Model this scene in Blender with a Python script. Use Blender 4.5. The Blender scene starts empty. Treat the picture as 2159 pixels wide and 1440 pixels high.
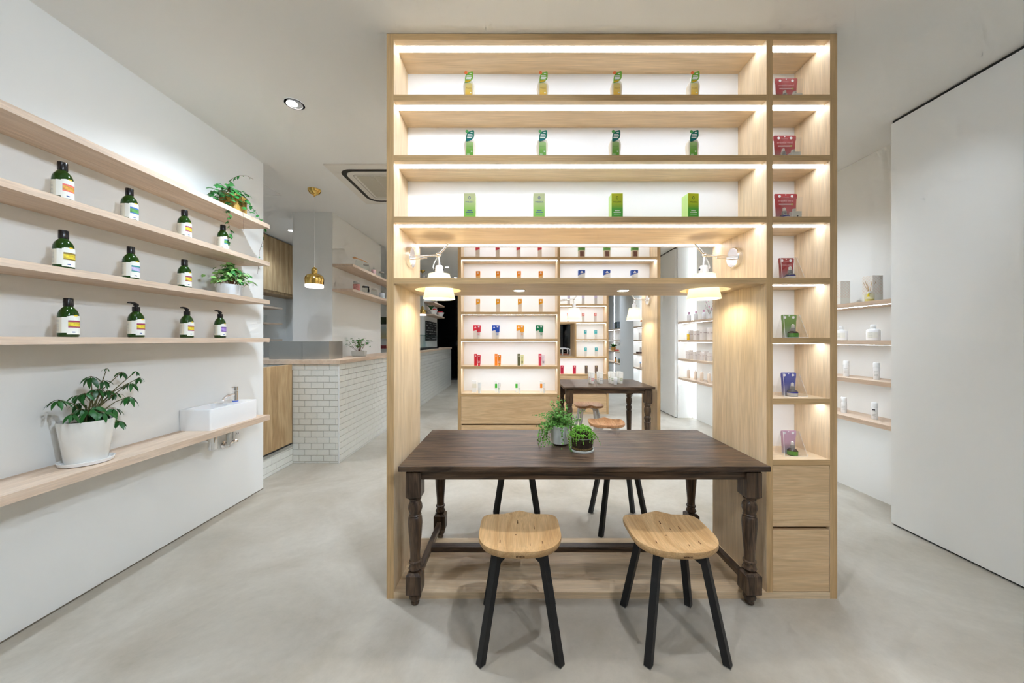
import bpy, bmesh, math, random
from mathutils import Vector, Matrix, Euler
random.seed(7)
S = bpy.context.scene
COL = S.collection
PI = math.pi

# ------------------------------------------------------------------ camera, world, exposure
F, CX, CY, H = 735.0, 1088.0, 716.0, 1.37          # focal length (px), vanishing point, eye height
CEIL = 2.99
cam = bpy.data.cameras.new('camera')
cam_o = bpy.data.objects.new('camera', cam); COL.objects.link(cam_o)
cam.sensor_width = 36.0; cam.sensor_fit = 'HORIZONTAL'
cam.lens = F / 2159 * 36
cam.shift_x = (1079.5 - CX) / 2159
cam.shift_y = -(720 - CY) / 2159
cam.clip_start = 0.05; cam.clip_end = 100
cam_o.location = (0, 0, H); cam_o.rotation_euler = (PI / 2, 0, 0)
S.camera = cam_o

W = bpy.data.worlds.new('night'); S.world = W; W.use_nodes = True
W.node_tree.nodes['Background'].inputs[0].default_value = (0.02, 0.03, 0.05, 1)
W.node_tree.nodes['Background'].inputs[1].default_value = 0.25
S.view_settings.view_transform = 'Standard'; S.view_settings.look = 'None'
S.view_settings.gamma = 1.0; S.view_settings.use_curve_mapping = False
S.view_settings.exposure = 0.76
try:
    S.cycles.max_bounces = 6; S.cycles.diffuse_bounces = 4; S.cycles.glossy_bounces = 3
    S.cycles.transmission_bounces = 4; S.cycles.transparent_max_bounces = 10
    S.cycles.use_adaptive_sampling = True; S.cycles.adaptive_threshold = .12; S.cycles.adaptive_min_samples = 12
    S.cycles.sample_clamp_indirect = 4.0
    S.cycles.caustics_reflective = False; S.cycles.caustics_refractive = False
    S.cycles.use_denoising = True
except Exception:
    pass

LED_STRENGTH = 9.0
WHITE_LIGHT = (0.745, 0.865, 1.0)
COOL_LIGHT = (0.70, 0.84, 1.0)
WARM_LIGHT = (0.88, 0.92, 1.0)

def spot_light(x, y, z, energy, angle=95, blend=0.6, color=WHITE_LIGHT, aim=None, size=0.04, parent=None):
    L = bpy.data.lights.new('spot_beam', 'SPOT')
    L.energy = energy; L.spot_size = math.radians(angle); L.spot_blend = blend
    L.color = color; L.shadow_soft_size = size
    o = bpy.data.objects.new('spot_beam', L); COL.objects.link(o)
    if parent: o.parent = parent
    base = Vector(parent.location) if parent else Vector((0, 0, 0))
    o.location = Vector((x, y, z)) - base
    if aim is not None:
        o.rotation_euler = (Vector(aim) - Vector((x, y, z))).to_track_quat('-Z', 'Y').to_euler()
    return o

# ceiling downlights of the shop that stay outside the frame or behind the bookcases, plus an added front fill
spot_light(.66, 1.15, CEIL - .03, 44, 66, .45, WARM_LIGHT)
spot_light(1.3, -.7, CEIL - .03, 46, 58, .9, WARM_LIGHT, aim=(.95, 1.84, .35))  # unseen spot added to brighten the drawers and lower bookcase front
for (lx, ly, le) in [(-1.5, .75, 30),
                     (.0, 3.25, 15), (1.15, 3.25, 15), (2.3, 3.4, 32), (2.3, 5.3, 26),
                     (.0, 5.5, 18), (1.1, 5.5, 18), (2.2, 7.6, 34), (.6, 8.6, 24),
                     (-1.5, 5.0, 16), (1.7, 10.2, 20), (-3.3, 3.3, 30)]:
    spot_light(lx, ly, CEIL - .03, le, 125, .8, WHITE_LIGHT)
# unseen fill spots added to brighten the side walls and right-hand shelves
for (lx, ly, le, aim, an) in [(1.7, -.9, 68, (-2.3, .9, 1.3), 80), (1.5, -.2, 68, (-2.3, 1.9, 1.3), 75), (.9, .1, 60, (-2.3, 2.8, 1.2), 75),
                              (-1.5, -.4, 56, (2.78, 1.7, 1.3), 80), (-1.0, -1.6, 50, (2.78, .6, 1.3), 80),
                              (1.95, 1.38, 16, (3.0, 2.95, 1.55), 50), (1.6, 9.4, 40, (2.9, 10.2, 1.2), 110)]:
    spot_light(lx, ly, CEIL - .03, le, an, .9, WHITE_LIGHT, aim=aim)

# ------------------------------------------------------------------ materials
def s2l(c):
    return tuple(((v / 12.92) if v <= .04045 else ((v + .055) / 1.055) ** 2.4) for v in c)
def rgb(r, g, b):
    return s2l((r / 255, g / 255, b / 255))
MATS = {}
def new_mat(name):
    m = bpy.data.materials.new(name); m.use_nodes = True
    nt = m.node_tree; b = nt.nodes['Principled BSDF']
    return m, nt, b
def plain(name, col, rough=.5, metal=0.0, spec=.5, var=0.0, vscale=8.0, bump=0.0, bscale=60.0, trans=0.0, ior=1.45, alpha=1.0):
    if name in MATS: return MATS[name]
    m, nt, b = new_mat(name)
    b.inputs['Base Color'].default_value = (*col, 1)
    b.inputs['Roughness'].default_value = rough; b.inputs['Metallic'].default_value = metal
    b.inputs['Specular IOR Level'].default_value = spec; b.inputs['IOR'].default_value = ior
    b.inputs['Transmission Weight'].default_value = trans; b.inputs['Alpha'].default_value = alpha
    tc = nt.nodes.new('ShaderNodeTexCoord')
    if var > 0:
        n = nt.nodes.new('ShaderNodeTexNoise'); n.inputs['Scale'].default_value = vscale; n.inputs['Detail'].default_value = 5
        nt.links.new(tc.outputs['Object'], n.inputs['Vector'])
        r = nt.nodes.new('ShaderNodeValToRGB')
        r.color_ramp.elements[0].position = .3; r.color_ramp.elements[1].position = .7
        r.color_ramp.elements[0].color = (*[c * (1 - var) for c in col], 1)
        r.color_ramp.elements[1].color = (*[min(1, c * (1 + var)) for c in col], 1)
        nt.links.new(n.outputs['Fac'], r.inputs['Fac']); nt.links.new(r.outputs['Color'], b.inputs['Base Color'])
    if bump > 0:
        n2 = nt.nodes.new('ShaderNodeTexNoise'); n2.inputs['Scale'].default_value = bscale; n2.inputs['Detail'].default_value = 4
        nt.links.new(tc.outputs['Object'], n2.inputs['Vector'])
        bp = nt.nodes.new('ShaderNodeBump'); bp.inputs['Strength'].default_value = bump; bp.inputs['Distance'].default_value = .01
        nt.links.new(n2.outputs['Fac'], bp.inputs['Height']); nt.links.new(bp.outputs['Normal'], b.inputs['Normal'])
    MATS[name] = m; return m
def wood(name, c1, c2, axis='X', rough=.45, fine=.12, spec=.35, cathedral=0.5, bump=.05, freq=1.0):
    if name in MATS: return MATS[name]
    m, nt, b = new_mat(name)
    b.inputs['Roughness'].default_value = rough; b.inputs['Specular IOR Level'].default_value = spec
    tc = nt.nodes.new('ShaderNodeTexCoord'); oi = nt.nodes.new('ShaderNodeObjectInfo')
    off = nt.nodes.new('ShaderNodeVectorMath'); off.operation = 'ADD'
    sc = nt.nodes.new('ShaderNodeVectorMath'); sc.operation = 'SCALE'; sc.inputs[0].default_value = (7.3, 5.1, 9.7)
    nt.links.new(oi.outputs['Random'], sc.inputs['Scale'])
    nt.links.new(tc.outputs['Object'], off.inputs[0]); nt.links.new(sc.outputs[0], off.inputs[1])
    def mapped(along, across):
        mp = nt.nodes.new('ShaderNodeMapping')
        s = [across * freq] * 3; s['XYZ'.index(axis)] = along * freq
        mp.inputs['Scale'].default_value = s
        nt.links.new(off.outputs[0], mp.inputs['Vector']); return mp
    n1 = nt.nodes.new('ShaderNodeTexNoise'); n1.inputs['Scale'].default_value = 1.0
    n1.inputs['Detail'].default_value = 4; n1.inputs['Distortion'].default_value = cathedral
    nt.links.new(mapped(.9, 9).outputs[0], n1.inputs['Vector'])
    w = nt.nodes.new('ShaderNodeMath'); w.operation = 'MULTIPLY'; w.inputs[1].default_value = 9
    nt.links.new(n1.outputs['Fac'], w.inputs[0])
    fr = nt.nodes.new('ShaderNodeMath'); fr.operation = 'PINGPONG'; fr.inputs[1].default_value = 1
    nt.links.new(w.outputs[0], fr.inputs[0])
    n2 = nt.nodes.new('ShaderNodeTexNoise'); n2.inputs['Scale'].default_value = 1.0; n2.inputs['Detail'].default_value = 3
    nt.links.new(mapped(7, 190).outputs[0], n2.inputs['Vector'])
    mx = nt.nodes.new('ShaderNodeMix'); mx.data_type = 'RGBA'
    mx.inputs[6].default_value = (*c1, 1); mx.inputs[7].default_value = (*c2, 1)
    nt.links.new(fr.outputs[0], mx.inputs[0])
    mr = nt.nodes.new('ShaderNodeMapRange'); mr.inputs[1].default_value = .3; mr.inputs[2].default_value = .7
    mr.inputs[3].default_value = 1 - fine; mr.inputs[4].default_value = 1 + fine
    nt.links.new(n2.outputs['Fac'], mr.inputs[0])
    mu = nt.nodes.new('ShaderNodeVectorMath'); mu.operation = 'SCALE'
    nt.links.new(mx.outputs[2], mu.inputs[0]); nt.links.new(mr.outputs[0], mu.inputs['Scale'])
    nt.links.new(mu.outputs[0], b.inputs['Base Color'])
    if bump > 0:
        bp = nt.nodes.new('ShaderNodeBump'); bp.inputs['Strength'].default_value = bump; bp.inputs['Distance'].default_value = .003
        nt.links.new(n2.outputs['Fac'], bp.inputs['Height']); nt.links.new(bp.outputs['Normal'], b.inputs['Normal'])
    MATS[name] = m; return m
def ramp_mat(name, stops, axis='Z', lo=0.0, hi=.15, rough=.45):
    """printed colour gradient along an object axis"""
    if name in MATS: return MATS[name]
    m, nt, b = new_mat(name); b.inputs['Roughness'].default_value = rough
    tc = nt.nodes.new('ShaderNodeTexCoord'); sp = nt.nodes.new('ShaderNodeSeparateXYZ')
    nt.links.new(tc.outputs['Object'], sp.inputs[0])
    mr = nt.nodes.new('ShaderNodeMapRange'); mr.inputs[1].default_value = lo; mr.inputs[2].default_value = hi
    nt.links.new(sp.outputs['XYZ'.index(axis)], mr.inputs[0])
    r = nt.nodes.new('ShaderNodeValToRGB')
    while len(r.color_ramp.elements) < len(stops): r.color_ramp.elements.new(.5)
    for e, (p, c) in zip(r.color_ramp.elements, stops):
        e.position = p; e.color = (*c, 1)
    nt.links.new(mr.outputs[0], r.inputs[0]); nt.links.new(r.outputs[0], b.inputs['Base Color'])
    MATS[name] = m; return m
def emit(name, col, strength):
    if name in MATS: return MATS[name]
    m, nt, b = new_mat(name)
    b.inputs['Base Color'].default_value = (.8, .8, .8, 1)
    b.inputs['Emission Color'].default_value = (*col, 1); b.inputs['Emission Strength'].default_value = strength
    MATS[name] = m; return m
def clear(name, tint=(1, 1, 1), gloss=.12, rough=.03):
    """thin clear sheet: transparent with a Fresnel reflection"""
    if name in MATS: return MATS[name]
    m, nt, b = new_mat(name); nt.nodes.remove(b); out = nt.nodes['Material Output']
    t = nt.nodes.new('ShaderNodeBsdfTransparent'); t.inputs[0].default_value = (*tint, 1)
    g = nt.nodes.new('ShaderNodeBsdfGlossy'); g.inputs['Roughness'].default_value = rough
    lw = nt.nodes.new('ShaderNodeLayerWeight'); lw.inputs[0].default_value = .3
    fr = nt.nodes.new('ShaderNodeMath'); fr.operation = 'POWER'; fr.inputs[1].default_value = 3.0
    nt.links.new(lw.outputs['Facing'], fr.inputs[0])
    ad = nt.nodes.new('ShaderNodeMath'); ad.operation = 'MULTIPLY_ADD'; ad.inputs[1].default_value = .6; ad.inputs[2].default_value = gloss; ad.use_clamp = True
    mx = nt.nodes.new('ShaderNodeMixShader')
    nt.links.new(fr.outputs[0], ad.inputs[0]); nt.links.new(ad.outputs[0], mx.inputs[0])
    nt.links.new(t.outputs[0], mx.inputs[1]); nt.links.new(g.outputs[0], mx.inputs[2])
    nt.links.new(mx.outputs[0], out.inputs[0])
    MATS[name] = m; return m
def shade_mat(name, col):
    m, nt, b = new_mat(name); nt.nodes.remove(b); out = nt.nodes['Material Output']
    t = nt.nodes.new('ShaderNodeBsdfTranslucent'); t.inputs[0].default_value = (*col, 1)
    d = nt.nodes.new('ShaderNodeBsdfDiffuse'); d.inputs[0].default_value = (*col, 1)
    mx = nt.nodes.new('ShaderNodeMixShader'); mx.inputs[0].default_value = .25
    nt.links.new(t.outputs[0], mx.inputs[1]); nt.links.new(d.outputs[0], mx.inputs[2]); nt.links.new(mx.outputs[0], out.inputs[0])
    return m
def floor_mat():
    m, nt, b = new_mat('concrete'); b.inputs['Roughness'].default_value = .5; b.inputs['Specular IOR Level'].default_value = .35
    tc = nt.nodes.new('ShaderNodeTexCoord')
    def noise(scale, detail, rough=.6, dist=0.0):
        n = nt.nodes.new('ShaderNodeTexNoise'); n.inputs['Scale'].default_value = scale
        n.inputs['Detail'].default_value = detail; n.inputs['Roughness'].default_value = rough; n.inputs['Distortion'].default_value = dist
        nt.links.new(tc.outputs['Object'], n.inputs['Vector']); return n
    a = noise(1.3, 7, .62, .6); c = noise(22, 5, .7); d = noise(260, 2)
    r1 = nt.nodes.new('ShaderNodeValToRGB'); r1.color_ramp.elements[0].position = .32; r1.color_ramp.elements[1].position = .68
    r1.color_ramp.elements[0].color = (*rgb(170, 161, 145), 1); r1.color_ramp.elements[1].color = (*rgb(200, 194, 182), 1)
    nt.links.new(a.outputs['Fac'], r1.inputs[0])
    mr = nt.nodes.new('ShaderNodeMapRange'); mr.inputs[1].default_value = .3; mr.inputs[2].default_value = .7
    mr.inputs[3].default_value = .95; mr.inputs[4].default_value = 1.04
    nt.links.new(c.outputs['Fac'], mr.inputs[0])
    mr2 = nt.nodes.new('ShaderNodeMapRange'); mr2.inputs[1].default_value = .62; mr2.inputs[2].default_value = .75
    mr2.inputs[3].default_value = 1.0; mr2.inputs[4].default_value = .86
    e = noise(55, 6, .75, 1.5); nt.links.new(e.outputs['Fac'], mr2.inputs[0])
    mm = nt.nodes.new('ShaderNodeMath'); mm.operation = 'MULTIPLY'
    nt.links.new(mr.outputs[0], mm.inputs[0]); nt.links.new(mr2.outputs[0], mm.inputs[1])
    mu = nt.nodes.new('ShaderNodeVectorMath'); mu.operation = 'SCALE'
    nt.links.new(r1.outputs[0], mu.inputs[0]); nt.links.new(mm.outputs[0], mu.inputs['Scale'])
    nt.links.new(mu.outputs[0], b.inputs['Base Color'])
    bp = nt.nodes.new('ShaderNodeBump'); bp.inputs['Strength'].default_value = .06; bp.inputs['Distance'].default_value = .004
    nt.links.new(d.outputs['Fac'], bp.inputs['Height']); nt.links.new(bp.outputs['Normal'], b.inputs['Normal'])
    return m

M_WALL = plain('wall_paint', rgb(240, 240, 237), .75, spec=.2, bump=.02, bscale=180)
M_WALLR = plain('panel_paint', rgb(238, 238, 235), .6, spec=.25, bump=.01, bscale=200)
M_CEIL = plain('ceiling_paint', rgb(246, 246, 244), .8, spec=.15, bump=.015, bscale=150)
M_FLOOR = floor_mat()
OA, OB = rgb(230, 206, 172), rgb(219, 193, 156)
M_OAKD = wood('oak_drawer', rgb(226, 195, 153), rgb(213, 179, 136), 'X', .42, cathedral=1.5)
M_OAKE = wood('oak_edge', rgb(208, 173, 126), rgb(194, 159, 112), 'Z', .45)
M_OAKEX = wood('oak_edge_x', rgb(208, 173, 126), rgb(194, 159, 112), 'X', .45)
M_OAK = {a: wood('oak_' + a, OA, OB, a, .42) for a in 'XYZ'}
LA, LB = rgb(222, 200, 178), rgb(211, 186, 162)
M_LOAK = {a: wood('pale_oak_' + a, LA, LB, a, .5) for a in 'XYZ'}
M_DARK = {a: wood('dark_stained_' + a, rgb(98, 77, 59), rgb(52, 38, 28), a, .36, .38, .4, 1.6, .45) for a in 'XYZ'}
M_SEAT = wood('reclaimed_oak', rgb(208, 173, 127), rgb(190, 152, 105), 'Y', .5, .14, .3, 1.0, .08)
M_SEAT2 = wood('reclaimed_oak_red', rgb(205, 158, 116), rgb(183, 132, 90), 'Y', .45, .14, .35, 1.0, .08)
M_CUP = wood('walnut_veneer', rgb(196, 168, 128), rgb(168, 138, 98), 'Z', .5, .12)
M_LAM = plain('white_laminate', rgb(243, 242, 240), .45)
M_LED = emit('led_diffuser', (.78, .87, 1.0), LED_STRENGTH)
M_LEDC = emit('led_diffuser_cool', (.74, .87, 1.0), 11.0)
M_LENS = emit('downlight_lens', (1.0, .97, .93), 25.0)
M_CHROME = plain('chrome', (.85, .85, .86), .08, 1.0)
M_ALU = plain('polished_aluminium', (.86, .86, .86), .16, 1.0)
M_STEEL = plain('brushed_steel', (.56, .56, .54), .28, 1.0, var=.06, vscale=3)
M_BRASS = plain('brass', rgb(226, 190, 110), .12, 1.0)
M_BLACK = plain('black_metal', (.012, .012, .013), .45, spec=.4)
M_BLKPL = plain('black_plastic', (.014, .012, .012), .22)
M_WMET = plain('white_powder_coat', rgb(226, 226, 226), .4)
M_WPL = plain('white_plastic', rgb(238, 238, 236), .35)
M_CER = plain('white_ceramic', rgb(246, 246, 246), .12)
M_DGREY = plain('dark_recess', (.02, .02, .02), .7)
M_GROUT = plain('grout', rgb(168, 156, 138), .9)
M_TILE = plain('white_glazed_tile', rgb(233, 233, 226), .16, var=.03, vscale=5, bump=.05, bscale=14)
M_GLASS = clear('clear_glass', (.97, .985, .98), .03)
M_ACRYL = clear('clear_acrylic', (.98, .98, .98), .05)
M_GREEN = plain('green_bottle', rgb(28, 66, 12), .08, spec=.6, trans=.25)
M_LABEL = plain('label_paper', rgb(240, 240, 232), .5)
M_CREAM = plain('cream_paper', rgb(226, 221, 203), .55)
M_INK = plain('ink_dark', rgb(60, 62, 66), .6)
M_SOIL = plain('soil', rgb(52, 38, 26), .95, var=.4, vscale=60, bump=.6, bscale=90)
M_LEAF = plain('leaf_dark', rgb(36, 92, 36), .35, var=.25, vscale=18)
M_LEAF2 = plain('leaf_ivy', rgb(52, 124, 56), .35, var=.3, vscale=16)
M_LEAFV = plain('leaf_variegated', rgb(138, 186, 104), .4, var=.45, vscale=45)
M_LEAFS = plain('leaf_small', rgb(88, 146, 58), .4, var=.3, vscale=30)
M_PEARL = plain('leaf_pearl', rgb(116, 176, 62), .35, var=.2, vscale=40)
M_STEM = plain('stem', rgb(92, 88, 50), .6)
M_STEMR = plain('stem_brown', rgb(120, 76, 48), .6)
M_SHADE = shade_mat('parchment_shade', rgb(253, 250, 236))

# ------------------------------------------------------------------ mesh helpers
class MB:
    def __init__(s): s.v = []; s.f = []; s.mi = []
    def add(s, vs, fs, mi=0):
        k = len(s.v); s.v += [tuple(p) for p in vs]
        s.f += [tuple(i + k for i in f) for f in fs]; s.mi += [mi] * len(fs); return s
    def box(s, x0, x1, y0, y1, z0, z1, mi=0):
        return s.add([(x0, y0, z0), (x1, y0, z0), (x1, y1, z0), (x0, y1, z0), (x0, y0, z1), (x1, y0, z1), (x1, y1, z1), (x0, y1, z1)],
                     [(0, 3, 2, 1), (4, 5, 6, 7), (0, 1, 5, 4), (1, 2, 6, 5), (2, 3, 7, 6), (3, 0, 4, 7)], mi)
    def hexa(s, b4, t4, mi=0):
        return s.add(list(b4) + list(t4), [(0, 3, 2, 1), (4, 5, 6, 7), (0, 1, 5, 4), (1, 2, 6, 5), (2, 3, 7, 6), (3, 0, 4, 7)], mi)
    def lathe(s, prof, n=24, c=(0, 0, 0), sx=1, sy=1, a0=0, a1=2 * PI, mi=0, axis='Z', cap=True):
        full = abs(a1 - a0) > 2 * PI - 1e-4; m = n if full else n + 1; vs = []; fs = []
        for r, z in prof:
            for j in range(m):
                a = a0 + (a1 - a0) * j / n
                p = (r * math.cos(a) * sx, r * math.sin(a) * sy, z)
                if axis == 'X': p = (p[2], p[0], p[1])
                elif axis == 'Y': p = (p[0], p[2], p[1])
                vs.append((p[0] + c[0], p[1] + c[1], p[2] + c[2]))
        for i in range(len(prof) - 1):
            for j in range(n):
                j2 = (j + 1) % m
                fs.append((i * m + j, i * m + j2, (i + 1) * m + j2, (i + 1) * m + j))
        if full and cap:
            if prof[0][0] > 1e-5: fs.append(tuple(reversed(range(m))))
            if prof[-1][0] > 1e-5: fs.append(tuple((len(prof) - 1) * m + j for j in range(m)))
        return s.add(vs, fs, mi)
    def tube(s, pts, r, n=8, mi=0):
        pts = [Vector(p) for p in pts]; rs = r if isinstance(r, (list, tuple)) else [r] * len(pts)
        vs = []; fs = []; up = None
        for i, p in enumerate(pts):
            d = (pts[min(i + 1, len(pts) - 1)] - pts[max(i - 1, 0)]).normalized()
            if up is None:
                up = Vector((0, 0, 1)) if abs(d.z) < .9 else Vector((1, 0, 0))
            u = d.cross(up)
            u = u.normalized() if u.length > 1e-6 else Vector((1, 0, 0)); w = u.cross(d).normalized(); up = w
            for j in range(n):
                a = 2 * PI * j / n
                q = p + (u * math.cos(a) + w * math.sin(a)) * rs[i]; vs.append(tuple(q))
        for i in range(len(pts) - 1):
            for j in range(n):
                j2 = (j + 1) % n; fs.append((i * n + j, i * n + j2, (i + 1) * n + j2, (i + 1) * n + j))
        fs.append(tuple(reversed(range(n)))); fs.append(tuple((len(pts) - 1) * n + j for j in range(n)))
        return s.add(vs, fs, mi)
    def prism(s, poly, a0, a1, plane='xz', mi=0):
        def mk(p, a):
            return {'xz': (p[0], a, p[1]), 'xy': (p[0], p[1], a), 'yz': (a, p[0], p[1])}[plane]
        n = len(poly); vs = [mk(p, a0) for p in poly] + [mk(p, a1) for p in poly]
        fs = [tuple(range(n)), tuple(reversed(range(n, 2 * n)))] + [((i + 1) % n, i, n + i, n + (i + 1) % n) for i in range(n)]
        return s.add(vs, fs, mi)
    def sphere(s, c, r, n=10, m=6, sz=1, mi=0):
        prof = [(r * math.sin(PI * i / m), -r * sz * math.cos(PI * i / m)) for i in range(m + 1)]
        prof[0] = (1e-6, prof[0][1]); prof[-1] = (1e-6, prof[-1][1])
        return s.lathe(prof, n, c, mi=mi)
    def mesh(s, name, mats, smooth=True, fix=True, off=(0, 0, 0)):
        me = bpy.data.meshes.new(name)
        ox, oy, oz = off
        me.from_pydata([(x - ox, y - oy, z - oz) for x, y, z in s.v], [], s.f)
        for m in (mats if isinstance(mats, (list, tuple)) else [mats]): me.materials.append(m)
        me.polygons.foreach_set('material_index', s.mi)
        if fix:
            bm = bmesh.new(); bm.from_mesh(me)
            bmesh.ops.recalc_face_normals(bm, faces=bm.faces); bm.to_mesh(me); bm.free()
        if smooth:
            me.polygons.foreach_set('use_smooth', [True] * len(me.polygons))
            try: me.set_sharp_from_angle(angle=.7)
            except Exception: pass
        me.update(); return me
    def build(s, name, mats, parent=None, smooth=True, loc=None, world=False):
        """parent given: vertices are local to it unless world=True"""
        off = (0, 0, 0)
        if world and parent is not None:
            o_ = parent; off = Vector((0, 0, 0))
            while o_: off = off + o_.location; o_ = o_.parent
        me = s.mesh(name, mats, smooth, True, off)
        o = bpy.data.objects.new(name, me); COL.objects.link(o)
        if parent: o.parent = parent
        if loc: o.location = loc
        return o
def link(name, me, parent=None, loc=(0, 0, 0), rot=None, scale=None):
    o = bpy.data.objects.new(name, me); COL.objects.link(o)
    if parent: o.parent = parent
    o.location = loc
    if rot is not None: o.rotation_euler = rot
    if scale is not None: o.scale = scale
    return o
def tag(o, label, cat=None, group=None, kind=None):
    o['label'] = label
    if cat: o['category'] = cat
    if group: o['group'] = group
    if kind: o['kind'] = kind
    return o
def thing(name, label, cat, loc=(0, 0, 0), rz=0, group=None):
    o = bpy.data.objects.new(name, None); COL.objects.link(o); o.empty_display_size = .05
    o.location = loc; o.rotation_euler = (0, 0, rz)
    return tag(o, label, cat, group)
def struct(name, mb, mat, label, smooth=False):
    o = mb.build(name, mat, None, smooth); o['kind'] = 'structure'; o['label'] = label; return o
def B(*a): return MB().box(*a)
def P(px, py, d):
    return Vector(((px - CX) * d / F, d, H - (py - CY) * d / F))
def bevel(o, w, seg=2):
    m = o.modifiers.new('bevel', 'BEVEL'); m.width = w; m.segments = seg; m.limit_method = 'ANGLE'; m.angle_limit = .6
    return o
def copy_tree(o, parent=None):
    c = o.copy(); COL.objects.link(c)
    if parent is not None: c.parent = parent
    for ch in list(o.children): copy_tree(ch, c)
    return c
TXT = {}
def text_mesh(body, mat, bold=False):
    key = (body, mat.name)
    if key in TXT: return TXT[key]
    cu = bpy.data.curves.new('lettering', 'FONT'); cu.body = body; cu.size = 1.0; cu.align_x = 'CENTER'; cu.align_y = 'CENTER'
    cu.resolution_u = 2; cu.extrude = .01
    if bold: cu.offset = .02
    t = bpy.data.objects.new('lettering', cu); COL.objects.link(t)
    dg = bpy.context.evaluated_depsgraph_get()
    me = bpy.data.meshes.new_from_object(t.evaluated_get(dg)); me.name = 'lettering'
    me.materials.clear(); me.materials.append(mat)
    bpy.data.objects.remove(t); bpy.data.curves.remove(cu)
    TXT[key] = me; return me
def lettering(body, mat, parent, loc, size, rot=(PI / 2, 0, 0), bold=False, sx=1.0):
    return link('lettering', text_mesh(body, mat, bold), parent, loc, rot, (size * sx, size, size))
def rrect(hx, hy, r, n=6, cx=0, cy=0):
    pts = []
    for (sx, sy, a) in ((1, 1, 0), (-1, 1, PI / 2), (-1, -1, PI), (1, -1, 1.5 * PI)):
        for i in range(n + 1):
            b = a + PI / 2 * i / n
            pts.append((cx + sx * (hx - r) + r * math.cos(b), cy + sy * (hy - r) + r * math.sin(b)))
    return pts
ORD4 = ['leftmost', 'second from left', 'third from left', 'rightmost']
ORD3 = ['left', 'middle', 'right']

# ------------------------------------------------------------------ the room
struct('floor', B(-4.4, 3.3, -2.6, 11.85, -.06, 0), M_FLOOR, 'pale grey polished concrete floor of the shop')
struct('ceiling', B(-4.4, 3.3, -2.6, 11.85, CEIL, CEIL + .08), M_CEIL, 'flat white painted ceiling of the shop')
struct('wall_left', B(-2.45, -2.325, -2.6, 3.207, 0, CEIL), M_WALL, 'white painted wall carrying the bottle shelves and washbasin')
struct('wall_right', B(3.1, 3.2, -2.6, 11.85, 0, CEIL), M_WALL, 'white wall behind the lit wall shelves on the right')
struct('wall_back', B(-4.4, 3.3, -2.7, -2.6, 0, CEIL), M_WALL, 'white wall behind the viewer')
struct('wall_kitchen_left', B(-4.3, -4.15, 2.2, 8.8, 0, CEIL), M_WALL, 'white side wall of the kitchen behind the counter')
struct('wall_kitchen_front', B(-4.15, -2.45, 2.1, 2.2, 0, CEIL), M_WALL, 'white kitchen wall hidden behind the left wall')
struct('wall_kitchen_back', B(-4.15, -2.84, 6.3, 6.4, 0, CEIL), M_WALL, 'white rear wall of the kitchen')
struct('wall_column', B(-2.84, -2.333, 4.43, 6.01, 0, CEIL), M_WALL, 'white square column rising behind the counter')
struct('wall_menu_block', B(-4.15, -2.333, 8.8, 10.3, 0, CEIL), M_WALL, 'white wall block with the chalkboard menu behind the counter')
struct('wall_far_left', B(-4.4, -4.15, 8.8, 11.85, 0, CEIL), M_WALL, 'white wall at the far left end')
struct('wall_right_pier', B(2.83, 3.1, 6.1, 6.95, 0, CEIL), M_WALLR, 'white pier closing the first lit niche')
struct('wall_right_pier_far', B(2.83, 3.1, 8.40, 9.5, 0, CEIL), M_WALLR, 'white pier between the two far lit niches')
struct('trim_1', MB().box(-2.637, -2.627, 3.35, 3.92, CEIL - .004, CEIL).box(-3.1, -2.637, 3.91, 3.92, CEIL - .004, CEIL), M_WPL,
       'thin white frame of the ceiling hatch above the counter')
# shadow line at the foot of the left wall, painted as a dark strip
struct('shadow_strip_left', B(-2.326, -2.322, -2.6, 3.207, 0, .006), plain('shadow_paint', rgb(120, 110, 95), .8), 'thin painted shadow strip at the foot of the left wall')

# sliding white panels
def slide_panel(y0, y1, x, label):
    t = thing('sliding_door', label, 'door', (x, (y0 + y1) / 2, 0))
    B(x, x + .042, y0, y1, .013, CEIL - .022).build('door_leaf', M_WALLR, t, False, world=True)
    B(x + .012, x + .03, y0, y1, CEIL - .022, CEIL).build('top_track', M_DGREY, t, False, world=True)
    B(x + .012, x + .03, y0, y1, 0, .013).build('floor_track', M_DGREY, t, False, world=True)
slide_panel(-.4, 2.589, 2.786, 'large plain white sliding door panel at the right edge')
slide_panel(6.12, 7.05, 2.785, 'white sliding door panel seen through the bookcase beside the lit niche')

# dark shop front at the far end
wt = bpy.data.objects.new('window_1', None); COL.objects.link(wt); wt['kind'] = 'structure'; wt['label'] = 'dark night-time glass shop front at the far end'
wt.location = (0, 11.85, 0)
M_NIGHT = clear('night_glass', (.30, .34, .36), .05)
for i in range(6):
    xa = -4.15 + i * 1.21; xb = xa + 1.21
    B(xa + .03, xb - .03, 11.88, 11.892, .06, CEIL).build('pane', M_NIGHT, wt, False, world=True)
    B(xa - .03, xa + .03, 11.86, 11.92, 0, CEIL).build('mullion', M_BLACK, wt, False, world=True)
B(-4.18, 3.15, 11.86, 11.92, 0, .06).build('sill', M_BLACK, wt, False, world=True)
struct('ground_outside', B(-7, 6, 11.93, 17, -.1, -.02), plain('asphalt', (.01, .01, .012), .9), 'dark pavement outside the shop front')
struct('wall_outside', B(-7, 6, 16.6, 16.8, 0, 4), plain('night_facade', (.012, .014, .018), .8), 'dark facade across the street')

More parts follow.
